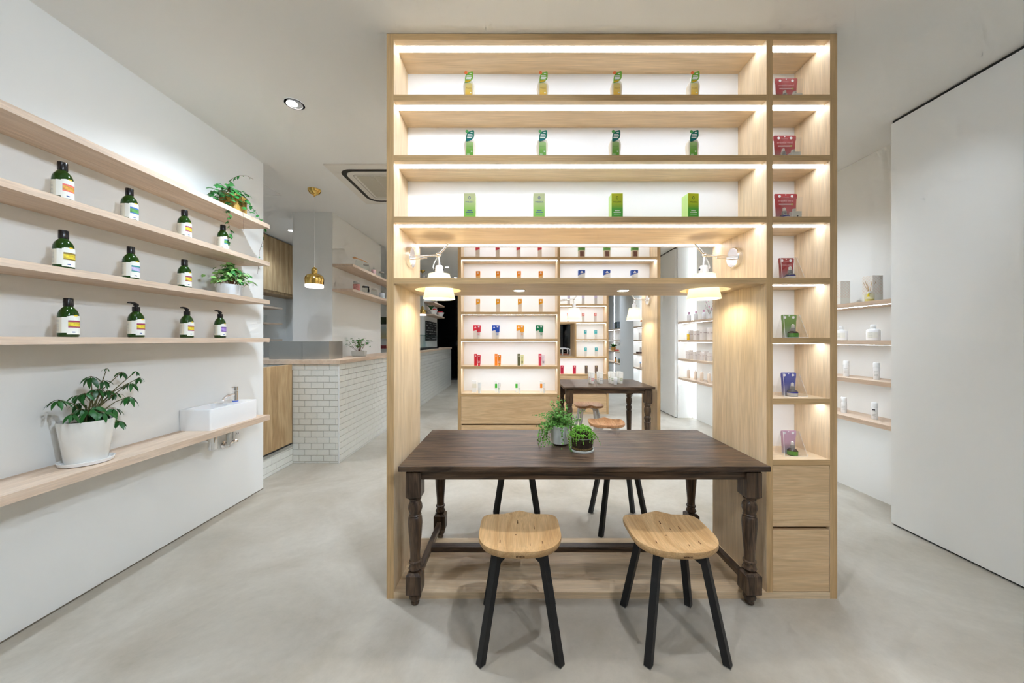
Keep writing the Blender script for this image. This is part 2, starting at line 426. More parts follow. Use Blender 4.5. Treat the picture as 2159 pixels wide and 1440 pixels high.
# ------------------------------------------------------------------ counter: tiled base, top, gate
XC, YC = -1.958, 3.86
ct = thing('tiled_counter', 'long service counter base faced in white subway tiles', 'counter', (-2.15, 7.0, 0))
MB().box(-2.333, XC - .006, YC + .006, 10.5, 0, 1.10).box(-4.145, -2.333, YC + .006, 4.42, 0, 1.10).box(-2.55, -2.478, 3.25, YC + .006, 0, .19) \
    .build('counter_core', M_GROUT, ct, False, world=True)
MB().box(XC - .012, XC + .0005, YC - .0005, YC + .012, 0, 1.10).build('corner_trim', M_WPL, ct, False, world=True)
B(XC - .012, XC + .0005, 10.488, 10.5, 0, 1.10).build('corner_trim', M_WPL, ct, False, world=True)
TW, TH, G = .1365, .0675, .0022
def tile_mesh():
    b = .0025
    m = MB()
    m.add([(-.5, 0, -.5), (.5, 0, -.5), (.5, 0, .5), (-.5, 0, .5)] +
          [(-.5 + b * 7, -1, -.5 + b * 14), (.5 - b * 7, -1, -.5 + b * 14), (.5 - b * 7, -1, .5 - b * 14), (-.5 + b * 7, -1, .5 - b * 14)],
          [(4, 5, 6, 7), (0, 1, 5, 4), (1, 2, 6, 5), (2, 3, 7, 6), (3, 0, 4, 7), (0, 3, 2, 1)])
    return m.mesh('tile', M_TILE, False)
TM = tile_mesh()
joined = MB()
def put_tile(face, u0, u1, z0, z1, single=True):
    """face: ('y', Y) front facing -Y with u=X, or ('x', X) facing +X with u=Y"""
    u0 += G / 2; u1 -= G / 2; z0 += G / 2; z1 -= G / 2
    if u1 - u0 < .006 or z1 - z0 < .004: return
    k, c = face; t = .006
    jit = random.uniform(-.0006, .0004)
    if single:
        L = ct.location
        if k == 'y': link('tile', TM, ct, Vector(((u0 + u1) / 2, c, (z0 + z1) / 2)) - L, (0, 0, 0), (u1 - u0, t + jit, z1 - z0))
        else: link('tile', TM, ct, Vector((c, (u0 + u1) / 2, (z0 + z1) / 2)) - L, (0, 0, PI / 2), (u1 - u0, t + jit, z1 - z0))
    else:
        joined.box(c - .001, c + t + jit, u0, u1, z0, z1)
rows = []; z = 1.10
while z > 0.001:
    rows.append((max(z - TH, 0), z)); z -= TH
for i, (z0, z1) in enumerate(rows):
    # short front face
    u = -2.472; first = TW * (.97 if i % 2 == 0 else .49)
    while u < XC - .014:
        w = first if u == -2.472 else TW
        put_tile(('y', YC + .006), u, min(u + w, XC - .013), z0, z1); u += w
    # front face seen over the gate
    if i == 0:
        for k in range(3): put_tile(('y', YC + .006), -2.472 - (k + 1) * TW, -2.472 - k * TW, z0, z1)
    # long side face
    u = YC + .013; first = TW * (.95 if i % 2 == 0 else .45); n = 0
    while u < 10.487:
        w = first if n == 0 else TW
        put_tile(('x', XC - .006), u, min(u + w, 10.487), z0, z1, n < 11); u += w; n += 1
for i, (z0, z1) in enumerate([(0, .036), (.036, .1035), (.1035, .171), (.171, .19)]):
    u = YC; first = TW * (.95 if i % 2 else .45); n = 0
    while u > 3.27:
        w = first if n == 0 else TW
        put_tile(('x', -2.478), max(u - w, 3.26), u, z0, z1); u -= w; n += 1
jt = joined.build('tiling', M_TILE, ct, False, world=True); jt['kind'] = 'stuff'
# oak countertop, L shaped
top = MB().prism([(-4.14, 3.84), (-1.94, 3.84), (-1.94, 10.53), (-2.333, 10.53), (-2.333, 4.43), (-4.14, 4.43)], 1.10, 1.142, 'xy')
o = top.build('countertop', M_LOAK['Y'], None, False); tag(o, 'pale oak worktop running along the white tiled counter', 'countertop')
# waist-high gate
gt = thing('counter_gate', 'waist-high oak door standing at the counter end beside the left wall', 'gate', (-2.5, 3.55, .19))
B(-2.51, -2.47, 3.26, 3.845, .235, 1.095).build('door_panel', M_CUP, gt, False, world=True)
B(-2.52, -2.466, 3.25, 3.85, .19, .22).build('sill', M_STEEL, gt, False, world=True)
B(-2.505, -2.475, 3.27, 3.84, .22, .235).build('gap', M_DGREY, gt, False, world=True)
# stainless splash guard
sg = thing('splash_guard', 'brushed stainless steel splash guard standing on the counter', 'splash guard', (-2.5, 4.0, 1.142))
B(-2.82, -2.4485, 3.99, 3.996, 1.142, 1.348).build('steel_panel', M_STEEL, sg, False, world=True)
B(-2.4475, -2.14, 3.99, 3.996, 1.142, 1.348).build('steel_panel', M_STEEL, sg, False, world=True)
B(-2.146, -2.14, 3.996, 4.3, 1.142, 1.348).build('side_panel', M_STEEL, sg, False, world=True)
B(-2.826, -2.82, 3.99, 4.3, 1.142, 1.348).build('side_panel', M_STEEL, sg, False, world=True)
# glass display case on the far counter
gc = thing('display_case', 'clear glass display case with dark tray on the far counter', 'display case', (-2.15, 8.2, 1.142))
B(-2.32, -2.02, 7.2, 9.1, 1.142, 1.175).build('tray', M_BLACK, gc, False, world=True)
B(-2.32, -2.02, 7.2, 9.1, 1.465, 1.473).build('top_pane', clear('green_glass', (.72, .9, .86), .08), gc, False, world=True)
B(-2.03, -2.022, 7.2, 9.1, 1.175, 1.465).build('front_pane', M_GLASS, gc, False, world=True)
B(-2.31, -2.03, 9.09, 9.098, 1.175, 1.465).build('end_pane', M_GLASS, gc, False, world=True)
B(-2.31, -2.03, 7.202, 7.21, 1.175, 1.465).build('end_pane', M_GLASS, gc, False, world=True)
# chalkboard
cb = thing('chalkboard', 'black chalkboard menu hung on the white wall above the far counter', 'chalkboard', (-2.32, 9.56, 1.335))
B(-2.331, -2.322, 8.95, 10.2, 1.335, 1.86).build('board', plain('chalkboard_black', (.012, .012, .012), .6), cb, False, world=True)
ck = MB(); rc = random.Random(3)
for r_ in range(7):
    zz = 1.81 - r_ * .068
    y_ = 9.02
    while y_ < 10.12:
        w_ = rc.uniform(.04, .16)
        if rc.random() < .8: ck.box(-2.3222, -2.3212, y_, min(y_ + w_, 10.15), zz - .008, zz + rc.uniform(.004, .018))
        y_ += w_ + rc.uniform(.02, .06)
ck.build('chalk_marks', plain('chalk', (.5, .5, .5), .9), cb, False, world=True)['kind'] = 'stuff'
# posters on the far wall block
for (lab, xx, za, zb, cols) in [('dark green landscape picture on the far white wall behind the counter', -3.36, 1.74, 1.95, (rgb(70, 82, 50), rgb(40, 46, 30))),
                                ('pale hillside picture below the dark green picture', -3.36, 1.38, 1.71, (rgb(200, 214, 214), rgb(196, 184, 130))),
                                ('small dull red picture lowest on the far wall behind the counter', -3.36, 1.13, 1.24, (rgb(170, 70, 76), rgb(140, 60, 66)))]:
    pt = thing('picture', lab, 'picture', (xx, 8.79, za))
    B(xx - .2, xx + .2, 8.784, 8.799, za, zb).build('frame', M_WPL, pt, False, world=True)
    q = B(xx - .185, xx + .185, 8.781, 8.784, za + .015, zb - .015).build('print', ramp_mat('print_' + lab[:9], [(0, cols[1]), (1, cols[0])], 'Z', 0, zb - za), pt, False, world=True)

# ------------------------------------------------------------------ kitchen behind
cu = thing('wall_cupboard', 'tall oak wall cupboard up to the kitchen ceiling', 'cupboard', (-3.98, 5.3, 2.137))
B(-4.148, -3.83, 4.0, 6.28, 2.10, CEIL - .012).build('body', M_CUP, cu, False, world=True)
for k in range(4):
    ya = 4.42 + k * .47
    B(-3.828, -3.81, ya + .003, ya + .467, 2.137, CEIL - .02).build('door', M_CUP, cu, False, world=True)
for k, zz in enumerate((1.90, 1.64, 1.378)):
    sh = thing('kitchen_shelf', '%s pale shelf of drinking glasses in the kitchen' % ('top', 'middle', 'lowest')[k], 'shelf', (-4.0, 5.0, zz - .03), group='kitchen glass shelves')
    B(-4.15, -3.9, 4.2, 5.82, zz - .028, zz).build('board', M_LOAK['Y'], sh, False, world=True)
    for yb in (4.4, 5.4): B(-4.15, -3.96, yb, yb + .012, zz - .06, zz - .028).build('bracket', M_STEEL, sh, False, world=True)
glass_me = MB().lathe([(.0005, .004), (.03, .004), (.036, .12), (.034, .12), (.028, .008), (.0005, .008)], 14).mesh('tumbler', M_GLASS)
gi = 0
for k, zz in enumerate((1.90, 1.64, 1.378)):
    for j, yy in enumerate((5.05, 5.2, 5.35, 5.5)[:4 if k == 1 else 3]):
        g = link('tumbler', glass_me, None, (-3.97, yy, zz - .004))
        tag(g, 'clear tumbler on the %s kitchen shelf, %s from the near end' % (('top', 'middle', 'lowest')[k], ('first', 'second', 'third', 'fourth')[j]), 'glass', 'tumblers on the kitchen shelves')

# ------------------------------------------------------------------ wall shelves on the left wall
XF = -2.068
LZ = [2.334, 2.020, 1.700, 1.382]
for k, zz in enumerate(LZ):
    o = B(-2.325, XF, -1.2, 2.928, zz - .033, zz).build('wall_shelf', M_LOAK['Y'], None, False)
    tag(o, ['topmost long oak shelf on the left wall, holding a trailing ivy', 'second long oak shelf down on the left wall',
            'third long oak shelf down on the left wall, holding variegated ivy', 'lowest thin oak shelf on the left wall, at eye level'][k], 'shelf', 'oak shelves on the left wall')
o = B(-2.325, XF, -1.2, 2.928, .698, .740).build('wall_ledge', M_LOAK['Y'], None, False)
tag(o, 'thick low oak ledge on the left wall carrying the washbasin', 'ledge')
# shelves on the column behind the counter
for k, zz in enumerate((2.334, 2.018)):
    o = B(-2.333, -2.074, 4.43, 6.6, zz - .033, zz).build('wall_shelf', M_LOAK['Y'], None, False)
    tag(o, ['upper short oak shelf of jars on the white column', 'lower short oak shelf of jars on the white column'][k], 'shelf', 'jar shelves on the column')
for k, zz in enumerate((2.34, 2.02)):
    pts = [(-2.333, 8.85), (-2.074, 8.85), (-2.074, 10.1)] + [(-2.204 + .13 * math.cos(a * PI / 12), 10.1 + .13 * math.sin(a * PI / 12)) for a in range(1, 7)] + [(-2.333, 10.23)]
    o = MB().prism(pts, zz - .033, zz, 'xy').build('wall_shelf', M_LOAK['Y'], None, False)
    tag(o, ['upper round-ended oak shelf above the chalkboard', 'lower round-ended oak shelf holding bowls of fruit'][k], 'shelf', 'round-ended shelves by the menu')
# lit shelves in the right-hand niches
RZ = [1.68, 1.362, 1.043, .714]
for (ya, yb, nm) in ((2.62, 6.09, 'near right-hand niche'), (6.96, 8.39, 'middle right-hand niche'), (9.51, 11.6, 'farthest right-hand niche')):
    for k, zz in enumerate(RZ):
        t = thing('wall_shelf', '%s thin lit oak shelf in the %s' % (('top', 'second', 'third', 'lowest')[k], nm), 'shelf', (2.96, (ya + yb) / 2, zz - .035), group='lit oak shelves on the right wall')
        B(2.83, 3.1, ya, yb, zz - .035, zz).build('board', M_LOAK['Y'], t, False, world=True)
        B(2.855, 2.875, ya + .01, yb - .01, zz - .037, zz - .0345).build('led_strip', M_LEDC, t, False, world=True)
# luminous panels standing in for the lit corners of the niche walls
for (yy, lab) in ((6.075, 'slim glowing panel for the lit corner at the end of the near right-hand niche'), (8.375, 'slim glowing panel for the lit corner at the end of the middle right-hand niche'), (11.0, 'slim glowing panel for the lit wall of the farthest niche')):
    t = thing('corner_glow', lab, 'light', (3.09, yy, 0))
    B(3.094, 3.1, yy - .105, yy + .02, 0.0, CEIL).build('glow_back', M_WPL, t, False, world=True)
    B(3.092, 3.0945, yy - .10, yy + .015, 0.01, CEIL - .01).build('diffuser', emit('corner_glow_panel', (.84, .93, 1), 2.1), t, False, world=True)

# ------------------------------------------------------------------ bookcases
BX0, BX1, BT, BD = -.685, 1.699, .038, .505
SZ = [2.666, 2.346, 2.021, 1.697, 1.380, 1.058, .735]
ST = .031
def led(root, x0, x1, y0, z):
    B(x0, x1, y0, y0 + .04, z - .0015, z + .004).build('led_strip', M_LED, root, False, world=True)
def holed_shelf(x0, x1, y0, y1, z0, z1, holes, r):
    m = MB(); hw = .16; cuts = []
    for hx in holes: cuts += [(hx - hw, hx + hw)]
    u = x0
    for a, b in cuts:
        m.box(u, a, y0, y1, z0, z1); u = b
    m.box(u, x1, y0, y1, z0, z1)
    for hx in holes:
        cy = (y0 + y1) / 2; hy = (y1 - y0) / 2; n = 48; outer = []; inner = []
        angs = sorted([2 * PI * i / n for i in range(n)] + [math.atan2(sy * hy, sx * hw) % (2 * PI) for sx in (1, -1) for sy in (1, -1)])
        for a in angs:
            c, s = math.cos(a), math.sin(a); k = min(hw / abs(c) if abs(c) > 1e-6 else 9, hy / abs(s) if abs(s) > 1e-6 else 9)
            outer.append((hx + c * k, cy + s * k)); inner.append((hx + c * r, cy + s * r))
        N = len(angs); vs = [(p[0], p[1], z0) for p in outer] + [(p[0], p[1], z0) for p in inner] + [(p[0], p[1], z1) for p in outer] + [(p[0], p[1], z1) for p in inner]
        fs = []
        for i in range(N):
            j = (i + 1) % N
            fs += [(i, j, N + j, N + i), (2 * N + j, 2 * N + i, 3 * N + i, 3 * N + j), (N + i, N + j, 3 * N + j, 3 * N + i)]
            fs.append((i, 2 * N + i, 2 * N + j, j))
        m.add(vs, fs)
    return m
def shelf_lamp_holes(): return (-.467, 1.134)

def bookcase(Y0, label, variant):
    Y1 = Y0 + BD; YB0, YB1 = Y0 + .237, Y0 + .268
    root = thing('bookcase', label, 'bookcase', ((BX0 + BX1) / 2, (Y0 + Y1) / 2, 0), group='tall oak bookcases in a row')
    def part(name, mb, mat):
        edged = name in ('side_panel', 'divider', 'top_board', 'shelf', 'lamp_shelf')
        if not edged: return mb.build(name, mat, root, False, world=True)
        o = mb.build(name, [mat, M_OAKEX if mat == M_OAK['X'] else M_OAKE], root, False, world=True)
        for p in o.data.polygons:                      # solid oak lipping on the front edges
            if p.normal.y < -.9: p.material_index = 1
        return o
    X, Z = M_OAK['X'], M_OAK['Z']
    xi0, xi1 = BX0 + BT, BX1 - BT
    part('side_panel', B(BX0, xi0, Y0, Y1, 0, 2.988), Z); part('side_panel', B(xi1, BX1, Y0, Y1, 0, 2.988), Z)
    part('top_board', B(xi0, xi1, Y0, Y1, 2.956, 2.988), X)
    part('base_board', B(xi0, xi1, Y0, Y1, 0, .033), X)
    def bay(x0, x1, tops, open_tops, back_z0, drawers):
        """tops: shelf top heights; open_tops: shelves of full depth"""
        zs = [2.956] + [t - ST for t in tops]
        for t in tops:
            if t in open_tops: part('shelf', B(x0, x1, Y0, Y1, t - ST, t), X)
            else:
                part('shelf', B(x0, x1, Y0, YB0, t - ST, t), X); part('shelf', B(x0, x1, YB1, Y1, t - ST, t), X)
        lim = zs if drawers else [z for z in zs if z > 1.95]
        for z in lim[:-1] if drawers else lim:
            led(root, x0, x1, Y0 + .039, z); led(root, x0, x1, Y1 - .079, z)
        part('back_panel', B(x0, x1, YB0, YB1, back_z0, 2.956), M_LAM)
        if drawers:
            part('carcass', B(x0, x1, Y0 + .03, Y1 - .03, .034, tops[-1] - ST - .0005), Z)
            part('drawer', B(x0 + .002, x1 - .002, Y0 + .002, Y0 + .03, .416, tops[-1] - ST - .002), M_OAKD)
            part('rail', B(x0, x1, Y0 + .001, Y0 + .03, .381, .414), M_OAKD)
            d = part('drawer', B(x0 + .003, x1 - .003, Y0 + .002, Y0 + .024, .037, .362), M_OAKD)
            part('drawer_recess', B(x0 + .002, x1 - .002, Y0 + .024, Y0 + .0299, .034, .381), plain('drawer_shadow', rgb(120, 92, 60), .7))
    if variant == 1:
        xd0, xd1 = 1.325, 1.3575
        part('divider', B(xd0, xd1, Y0, Y1, .033, 2.956), Z)
        bay(xi0, xd0, SZ[:3], (2.021,), 2.021, False)
        hs = part('lamp_shelf', holed_shelf(xi0, xd0, Y0, Y1, 1.697 - ST, 1.697, shelf_lamp_holes(), .135), X)
        bay(xd1, xi1, SZ, (), .735, True)
        for hx in (.019, .644):
            dl = part('downlight', MB().lathe([(.040, -.002), (.040, .001), (.033, .001), (.033, -.003)], 28, (hx, Y0 + BD / 2, 1.697 - ST), cap=False), M_WPL)
            MB().lathe([(.0005, -.0015), (.033, -.0016)], 28, (hx, Y0 + BD / 2, 1.697 - ST)).build('lens', M_LENS, dl, False, world=True)
            spot_light(hx, Y0 + BD / 2, 1.697 - ST - .008, 3.2, 125, .5, (.95, .93, .9), size=.012)
    elif variant == 2:
        xd0, xd1 = .487, .519
        part('divider', B(xd0, xd1, Y0, Y1, .033, 2.956), Z)
        bay(xi0, xd0, SZ, (), .735, True)
        bay(xd1, xi1, SZ[:3], (2.021,), 2.021, False)
    else:
        xd0, xd1 = .487, .519; xh0, xh1 = 1.077, 1.109
        part('divider', B(xd0, xd1, Y0, Y1, .033, 2.956), Z)
        bay(xi0, xd0, SZ, (), .735, True)
        # right bay with a pass-through hole two rows high
        zs = [2.956] + [t - ST for t in SZ]
        for i, t in enumerate(SZ):
            a = xh1 if t == 1.380 else xd1
            if t in (1.697, 1.058): part('shelf', B(a, xi1, Y0, Y1, t - ST, t), X)
            else: part('shelf', B(a, xi1, Y0, YB0, t - ST, t), X)
        part('divider', B(xh0, xh1, Y0, Y1, 1.058, 1.697 - ST), Z)
        for i, z in enumerate(zs[:-1]):
            led(root, xh1 if i in (4, 5) else xd1, xi1, Y0 + .039, z)
        part('back_panel', B(xd1, xi1, YB0, YB1, 1.697, 2.956), M_LAM)
        part('back_panel', B(xh1, xi1, YB0, YB1, 1.058, 1.666), M_LAM)
        part('back_panel', B(xd1, xi1, YB0, YB1, .735, 1.027), M_LAM)
        part('carcass', B(xd1, xi1, Y0 + .03, Y1 - .03, .034, SZ[-1] - ST - .0005), Z)
        part('drawer', B(xd1 + .002, xi1 - .002, Y0 + .002, Y0 + .03, .416, SZ[-1] - ST - .002), M_OAKD)
        part('rail', B(xd1, xi1, Y0 + .001, Y0 + .03, .381, .414), M_OAKD)
        part('drawer', B(xd1 + .003, xi1 - .003, Y0 + .002, Y0 + .024, .037, .362), M_OAKD)
    return root
Y1B, Y2B, Y3B = 1.844, 4.10, 6.40
bookcase(Y1B, 'nearest tall oak bookcase framing the dark table, lit shelves and drawers at right', 1)
bookcase(Y2B, 'second oak bookcase seen through the nearest one, open on its right', 2)
bookcase(Y3B, 'farthest oak bookcase with a small square see-through opening', 3)

# ------------------------------------------------------------------ turned-leg tables
def turned_leg_profile(h, low):
    """(radius, z) from bottom block top up to upper block"""
    return [(.020, low + .000), (.026, low + .012), (.034, low + .022), (.027, low + .036), (.025, low + .048), (.031, low + .052), (.031, low + .060),
            (.025, low + .064), (.025, low + .10), (.033, low + .20), (.0365, low + .255), (.034, low + .285), (.028, low + .292), (.032, low + .297), (.028, low + .303),
            (.030, low + .310), (.0365, low + .332), (.034, low + .352), (.026, low + .368), (.024, low + .373), (.031, low + .378), (.031, low + .385), (.024, low + .390)]
def table(x0, x1, y0, y1, h, label, style):
    root = thing('dining_table', label, 'table', ((x0 + x1) / 2, (y0 + y1) / 2, 0))
    D = M_DARK
    o = B(x0, x1, y0, y1, h - .027, h).build('tabletop', D['X'], root, False, world=True); bevel(o, .003)
    lw = .0385; inx, iny = .071, .058
    lx = (x0 + inx, x1 - inx); ly = (y0 + iny, y1 - iny)
    za = h - .027 - .052
    B(lx[0] + lw, lx[1] - lw, ly[0] - .022, ly[0], za, h - .027).build('apron', D['X'], root, False, world=True)
    B(lx[0] + lw, lx[1] - lw, ly[1], ly[1] + .022, za, h - .027).build('apron', D['X'], root, False, world=True)
    for x in lx: B(x - .011, x + .011, ly[0] + lw, ly[1] - lw, za, h - .027).build('apron', D['Y'], root, False, world=True)
    for x in lx:
        for y in ly:
            m = MB()
            def block(z0, z1, w, ch=.012):
                a = w - ch
                for (za_, zb_, wa, wb) in ((z0, z0 + ch, a, w), (z0 + ch, z1 - ch, w, w), (z1 - ch, z1, w, a)):
                    m.hexa([(x - wa, y - wa, za_), (x + wa, y - wa, za_), (x + wa, y + wa, za_), (x - wa, y + wa, za_)],
                           [(x - wb, y - wb, zb_), (x + wb, y - wb, zb_), (x + wb, y + wb, zb_), (x - wb, y + wb, zb_)])
            if style == 1:
                block(.552, h - .027, lw)
                m.lathe(turned_leg_profile(h, .165), 20, (x, y, 0))
                block(.056, .172, lw)
                m.lathe([(.012, 0), (.020, .002), (.022, .010), (.019, .016), (.017, .019), (.026, .026), (.031, .038), (.029, .050), (.024, .058)], 20, (x, y, 0))
            else:
                block(h - .20, h - .027, .042)
                z = h - .20
                m.lathe([(.018, .0), (.024, .004), (.027, .05), (.034, .30), (.037, z - .235), (.040, z - .22), (.030, z - .212), (.034, z - .20), (.040, z - .175), (.034, z - .15),
                         (.026, z - .142), (.032, z - .135), (.040, z - .09), (.038, z - .055), (.030, z - .035), (.036, z - .025), (.036, z - .008), (.030, z + .002)], 20, (x, y, 0))
            m.build('leg', D['Z'], root, True, world=True)
    if style == 1:
        for x in lx: B(x - .015, x + .015, ly[0] + lw - .006, ly[1] - lw + .006, .094, .124).build('stretcher', D['Y'], root, False, world=True)
        ym = (ly[0] + ly[1]) / 2
        B(lx[0] + .015, lx[1] - .015, ym - .025, ym + .025, .094, .124).build('stretcher', D['X'], root, False, world=True)
    return root
table(-.595, 1.285, 1.755, 2.476, .730, 'long dark-stained table with turned legs standing through the nearest bookcase', 1)
table(.556, 1.62, 4.05, 4.84, .817, 'smaller dark turned-leg table farther back, with white tubes on it', 2)

# ------------------------------------------------------------------ stools
def seat_mesh(name, mat):
    a, b = .190, .168; NT, NR = 64, 10; m = MB(); vs = []; fs = []
    def outline(t):
        c, s = math.cos(t), math.sin(t); n = 2.5 if s < 0 else 5.5
        return a * math.copysign(abs(c) ** (2 / n), c), b * math.copysign(abs(s) ** (2 / n), s)
    def ztop(x, y, r):
        u, v = x / a, y / b
        dish = .020 * max(0, 1 - r ** 3.2)
        pom = .012 * math.exp(-(u / .20) ** 2) * max(0, min(1, (v - .15) / .7))
        back = -.007 * max(0, min(1, (v - .5) / .5)) * (1 - math.exp(-(u / .25) ** 2)) * (1 - u ** 4)
        return -dish + pom + back
    vs.append((0, 0, ztop(0, 0, 0)))
    rings = [i / NR for i in range(1, NR + 1)]
    for r in rings:
        for j in range(NT):
            x, y = outline(2 * PI * j / NT); vs.append((x * r, y * r, ztop(x * r, y * r, r)))
    for (k, dz) in ((1.008, -.006), (1.004, -.018), (.965, -.031), (.90, -.036), (.5, -.038)):
        for j in range(NT):
            x, y = outline(2 * PI * j / NT); zt = ztop(x, y, 1)
            vs.append((x * k, y * k, (zt if dz > -.02 else zt * .3) + dz))
    R = NR + 5
    for j in range(NT): fs.append((0, 1 + j, 1 + (j + 1) % NT))
    for i in range(R - 1):
        for j in range(NT):
            j2 = (j + 1) % NT; fs.append((1 + i * NT + j, 1 + (i + 1) * NT + j, 1 + (i + 1) * NT + j2, 1 + i * NT + j2))
    fs.append(tuple(1 + (R - 1) * NT + j for j in range(NT)))
    m.add(vs, fs); return m.mesh(name, mat, True)
def stool_proto(legmat, seatmat, label, glide):
    t = thing('stool', label, 'stool')
    seat = link('seat', seat_mesh('seat', seatmat), t, (0, 0, .475))
    cr = MB(); rr = random.Random(5)
    for (x, y, l, w) in ((-.01, .10, .03, .0016), (.07, .06, .025, .0012), (-.02, .0, .006, .004), (.10, -.07, .02, .0014), (-.09, -.06, .02, .0016), (.045, -.085, .016, .0012), (.02, .05, .018, .001)):
        u, v = x / .19, y / .168; r = min(1, math.hypot(u, v)); z = -.020 * max(0, 1 - r ** 3.2) + .012 * math.exp(-(u / .20) ** 2) * max(0, min(1, (v - .15) / .7)) + .0006
        cr.box(x - w, x + w, y - l / 2, y + l / 2, z - .003, z)
    cr.build('knot', plain('wood_crack', rgb(96, 62, 34), .8), seat, False)
    lg = .0155
    tops = .098; ft = .1665
    for sx in (-1, 1):
        for sy in (-1, 1):
            m = MB(); b4 = []; t4 = []
            for (dx, dy) in ((0, -1), (1, 0), (0, 1), (-1, 0)):
                q = lg * 1.35
                b4.append((sx * ft + dx * q, sy * ft + dy * q, .004)); t4.append((sx * tops + dx * q, sy * tops + dy * q, .4385))
            m.hexa(b4, t4)
            l = m.build('leg', legmat, t, False)
            MB().hexa([(sx * ft + dx * q, sy * ft + dy * q, 0) for dx, dy in ((0, -1), (1, 0), (0, 1), (-1, 0))], b4).build('foot_pad', glide, l, False)
    for s in (1, -1):      # crossed braces under the seat
        m = MB(); n = Vector((-s, 1, 0)).normalized() * .009
        for e in (1, -1):
            A = Vector((e * tops * 1.12, e * s * tops * 1.12, 0)); C = Vector((e * .02, e * s * .02, 0))
            m.hexa([tuple(A - n + Vector((0, 0, .375))), tuple(A + n + Vector((0, 0, .375))), tuple(C + n + Vector((0, 0, .424))), tuple(C - n + Vector((0, 0, .424)))],
                   [tuple(A - n + Vector((0, 0, .4385))), tuple(A + n + Vector((0, 0, .4385))), tuple(C + n + Vector((0, 0, .4385))), tuple(C - n + Vector((0, 0, .4385)))])
        m.build('brace', legmat, t, False)
    lettering('emeco', plain('burnt_lettering', rgb(84, 56, 34), .8), seat, (0, -.1692, -.017), .014, (PI / 2 + .02, 0, 0), True)
    return t
GLIDE = plain('grey_felt', rgb(150, 146, 138), .9)
st = stool_proto(M_BLACK, M_SEAT, 'wooden stool with black legs at the table front, left of the pair', GLIDE)
st.location = (.018, 1.634, 0); st['group'] = 'black-legged stools at the long table'
for (x, y, rz, lab) in ((.722, 1.630, 0, 'wooden stool with black legs at the table front, right of the pair'),
                        (.005, 2.592, PI, 'stool behind the long table, left of the two, its black legs showing'),
                        (.757, 2.592, PI, 'stool behind the long table, right of the two, its black legs showing')):
    c = copy_tree(st); c.location = (x, y, 0); c.rotation_euler = (0, 0, rz); c['label'] = lab
s2 = stool_proto(plain('white_anodised', rgb(214, 214, 216), .35), M_SEAT2, 'white-legged wooden stool in front of the farther dark table', plain('pale_glide', rgb(200, 200, 200), .8))
s2.location = (.985, 3.80, 0); s2['group'] = 'white-legged stools at the farther table'; s2.rotation_euler = (0, 0, -.12)
c = copy_tree(s2); c.location = (1.005, 4.86, 0); c.rotation_euler = (0, 0, PI); c['label'] = 'white-legged wooden stool on the far side of the farther table'

# ------------------------------------------------------------------ lamps on the bookcases
BULB = emit('lamp_bulb', (1, .93, .74), 40)
def wall_lamp(x_panel, side, y, xs, label):
    """side=+1: mounted on a panel at its left, arm going +X"""
    t = thing('wall_lamp', label, 'lamp', (x_panel, y, 1.863), group='aluminium wall lamps on the bookcases')
    s = side; L = xs - x_panel
    MB().lathe([(.060, 0), (.060, .022), (.056, .026), (.0005, .026)], 36, axis='X').build('mount', M_ALU, t) if s > 0 else \
        MB().lathe([(.060, 0), (.060, -.022), (.056, -.026), (.0005, -.026)], 36, axis='X').build('mount', M_ALU, t)
    MB().tube([(s * .02, 0, .006), (L, 0, .014)], .006, 10).tube([(s * .02, -.0, -.012), (L * .62, -.0, -.002)], .004, 8).build('arm', M_ALU, t)
    MB().sphere((L, 0, .014), .015, 14, 8).build('joint', M_CHROME, t)
    MB().tube([(L, 0, .014), (L + s * .058, 0, .083)], .007, 10).tube([(L + .004, .008, .0), (L + s * .05, .008, .072)], .003, 6).build('balance_rod', M_ALU, t)
    MB().tube([(L, 0, .014), (L + s * .005, 0, -.05)], .0065, 10).build('stem', M_ALU, t)
    MB().tube([(L - s * .008, .004, .0), (L - s * .026, .006, -.03), (L - s * .034, .006, -.058), (L - s * .024, .004, -.074)], .0038, 8).build('cable', M_WPL, t)
    cap = MB().lathe([(.018, -.048), (.022, -.052), (.025, -.072), (.027, -.102), (.0005, -.102)], 24, (L + s * .005, 0, 0)).build('cap', M_WMET, t)
    MB().lathe([(.007, -.0285), (.007, .0285)], 12, (L + s * .005, 0, -.072), axis='X').build('cap_knob', M_BLACK, cap)
    sh = MB().lathe([(.0625, -.100), (.0945, -.249), (.0925, -.249), (.0605, -.101)], 40, (L + s * .005, 0, 0), cap=False).build('shade', M_SHADE, t)
    MB().lathe([(.0250, -.099), (.042, -.099), (.042, -.102), (.0250, -.102)], 32, (L + s * .005, 0, 0), cap=False).box(L - .062, L + .062, -.002, .002, -.104, -.101).build('shade_ring', M_WMET, t)
    MB().sphere((L + s * .005, 0, -.17), .024, 14, 8).build('bulb', BULB, t)
    lt = bpy.data.lights.new('lamp_glow', 'POINT'); lt.energy = 3.1; lt.color = (1, .92, .68); lt.shadow_soft_size = .03
    lo = bpy.data.objects.new('lamp_glow', lt); COL.objects.link(lo); lo.parent = t; lo.location = (L + s * .005, 0, -.205)
    return t
wall_lamp(-.647, 1, Y1B + BD / 2, -.467, 'jointed aluminium lamp with cream shade, left on the nearest bookcase')
wall_lamp(1.325, -1, Y1B + BD / 2, 1.134, 'jointed aluminium lamp with cream shade, right on the nearest bookcase')
wall_lamp(.519, 1, Y2B + BD / 2, .72, 'white-shaded lamp left in the opening of the second bookcase')
wall_lamp(1.661, -1, Y2B + BD / 2, 1.48, 'white-shaded lamp right in the opening of the second bookcase')

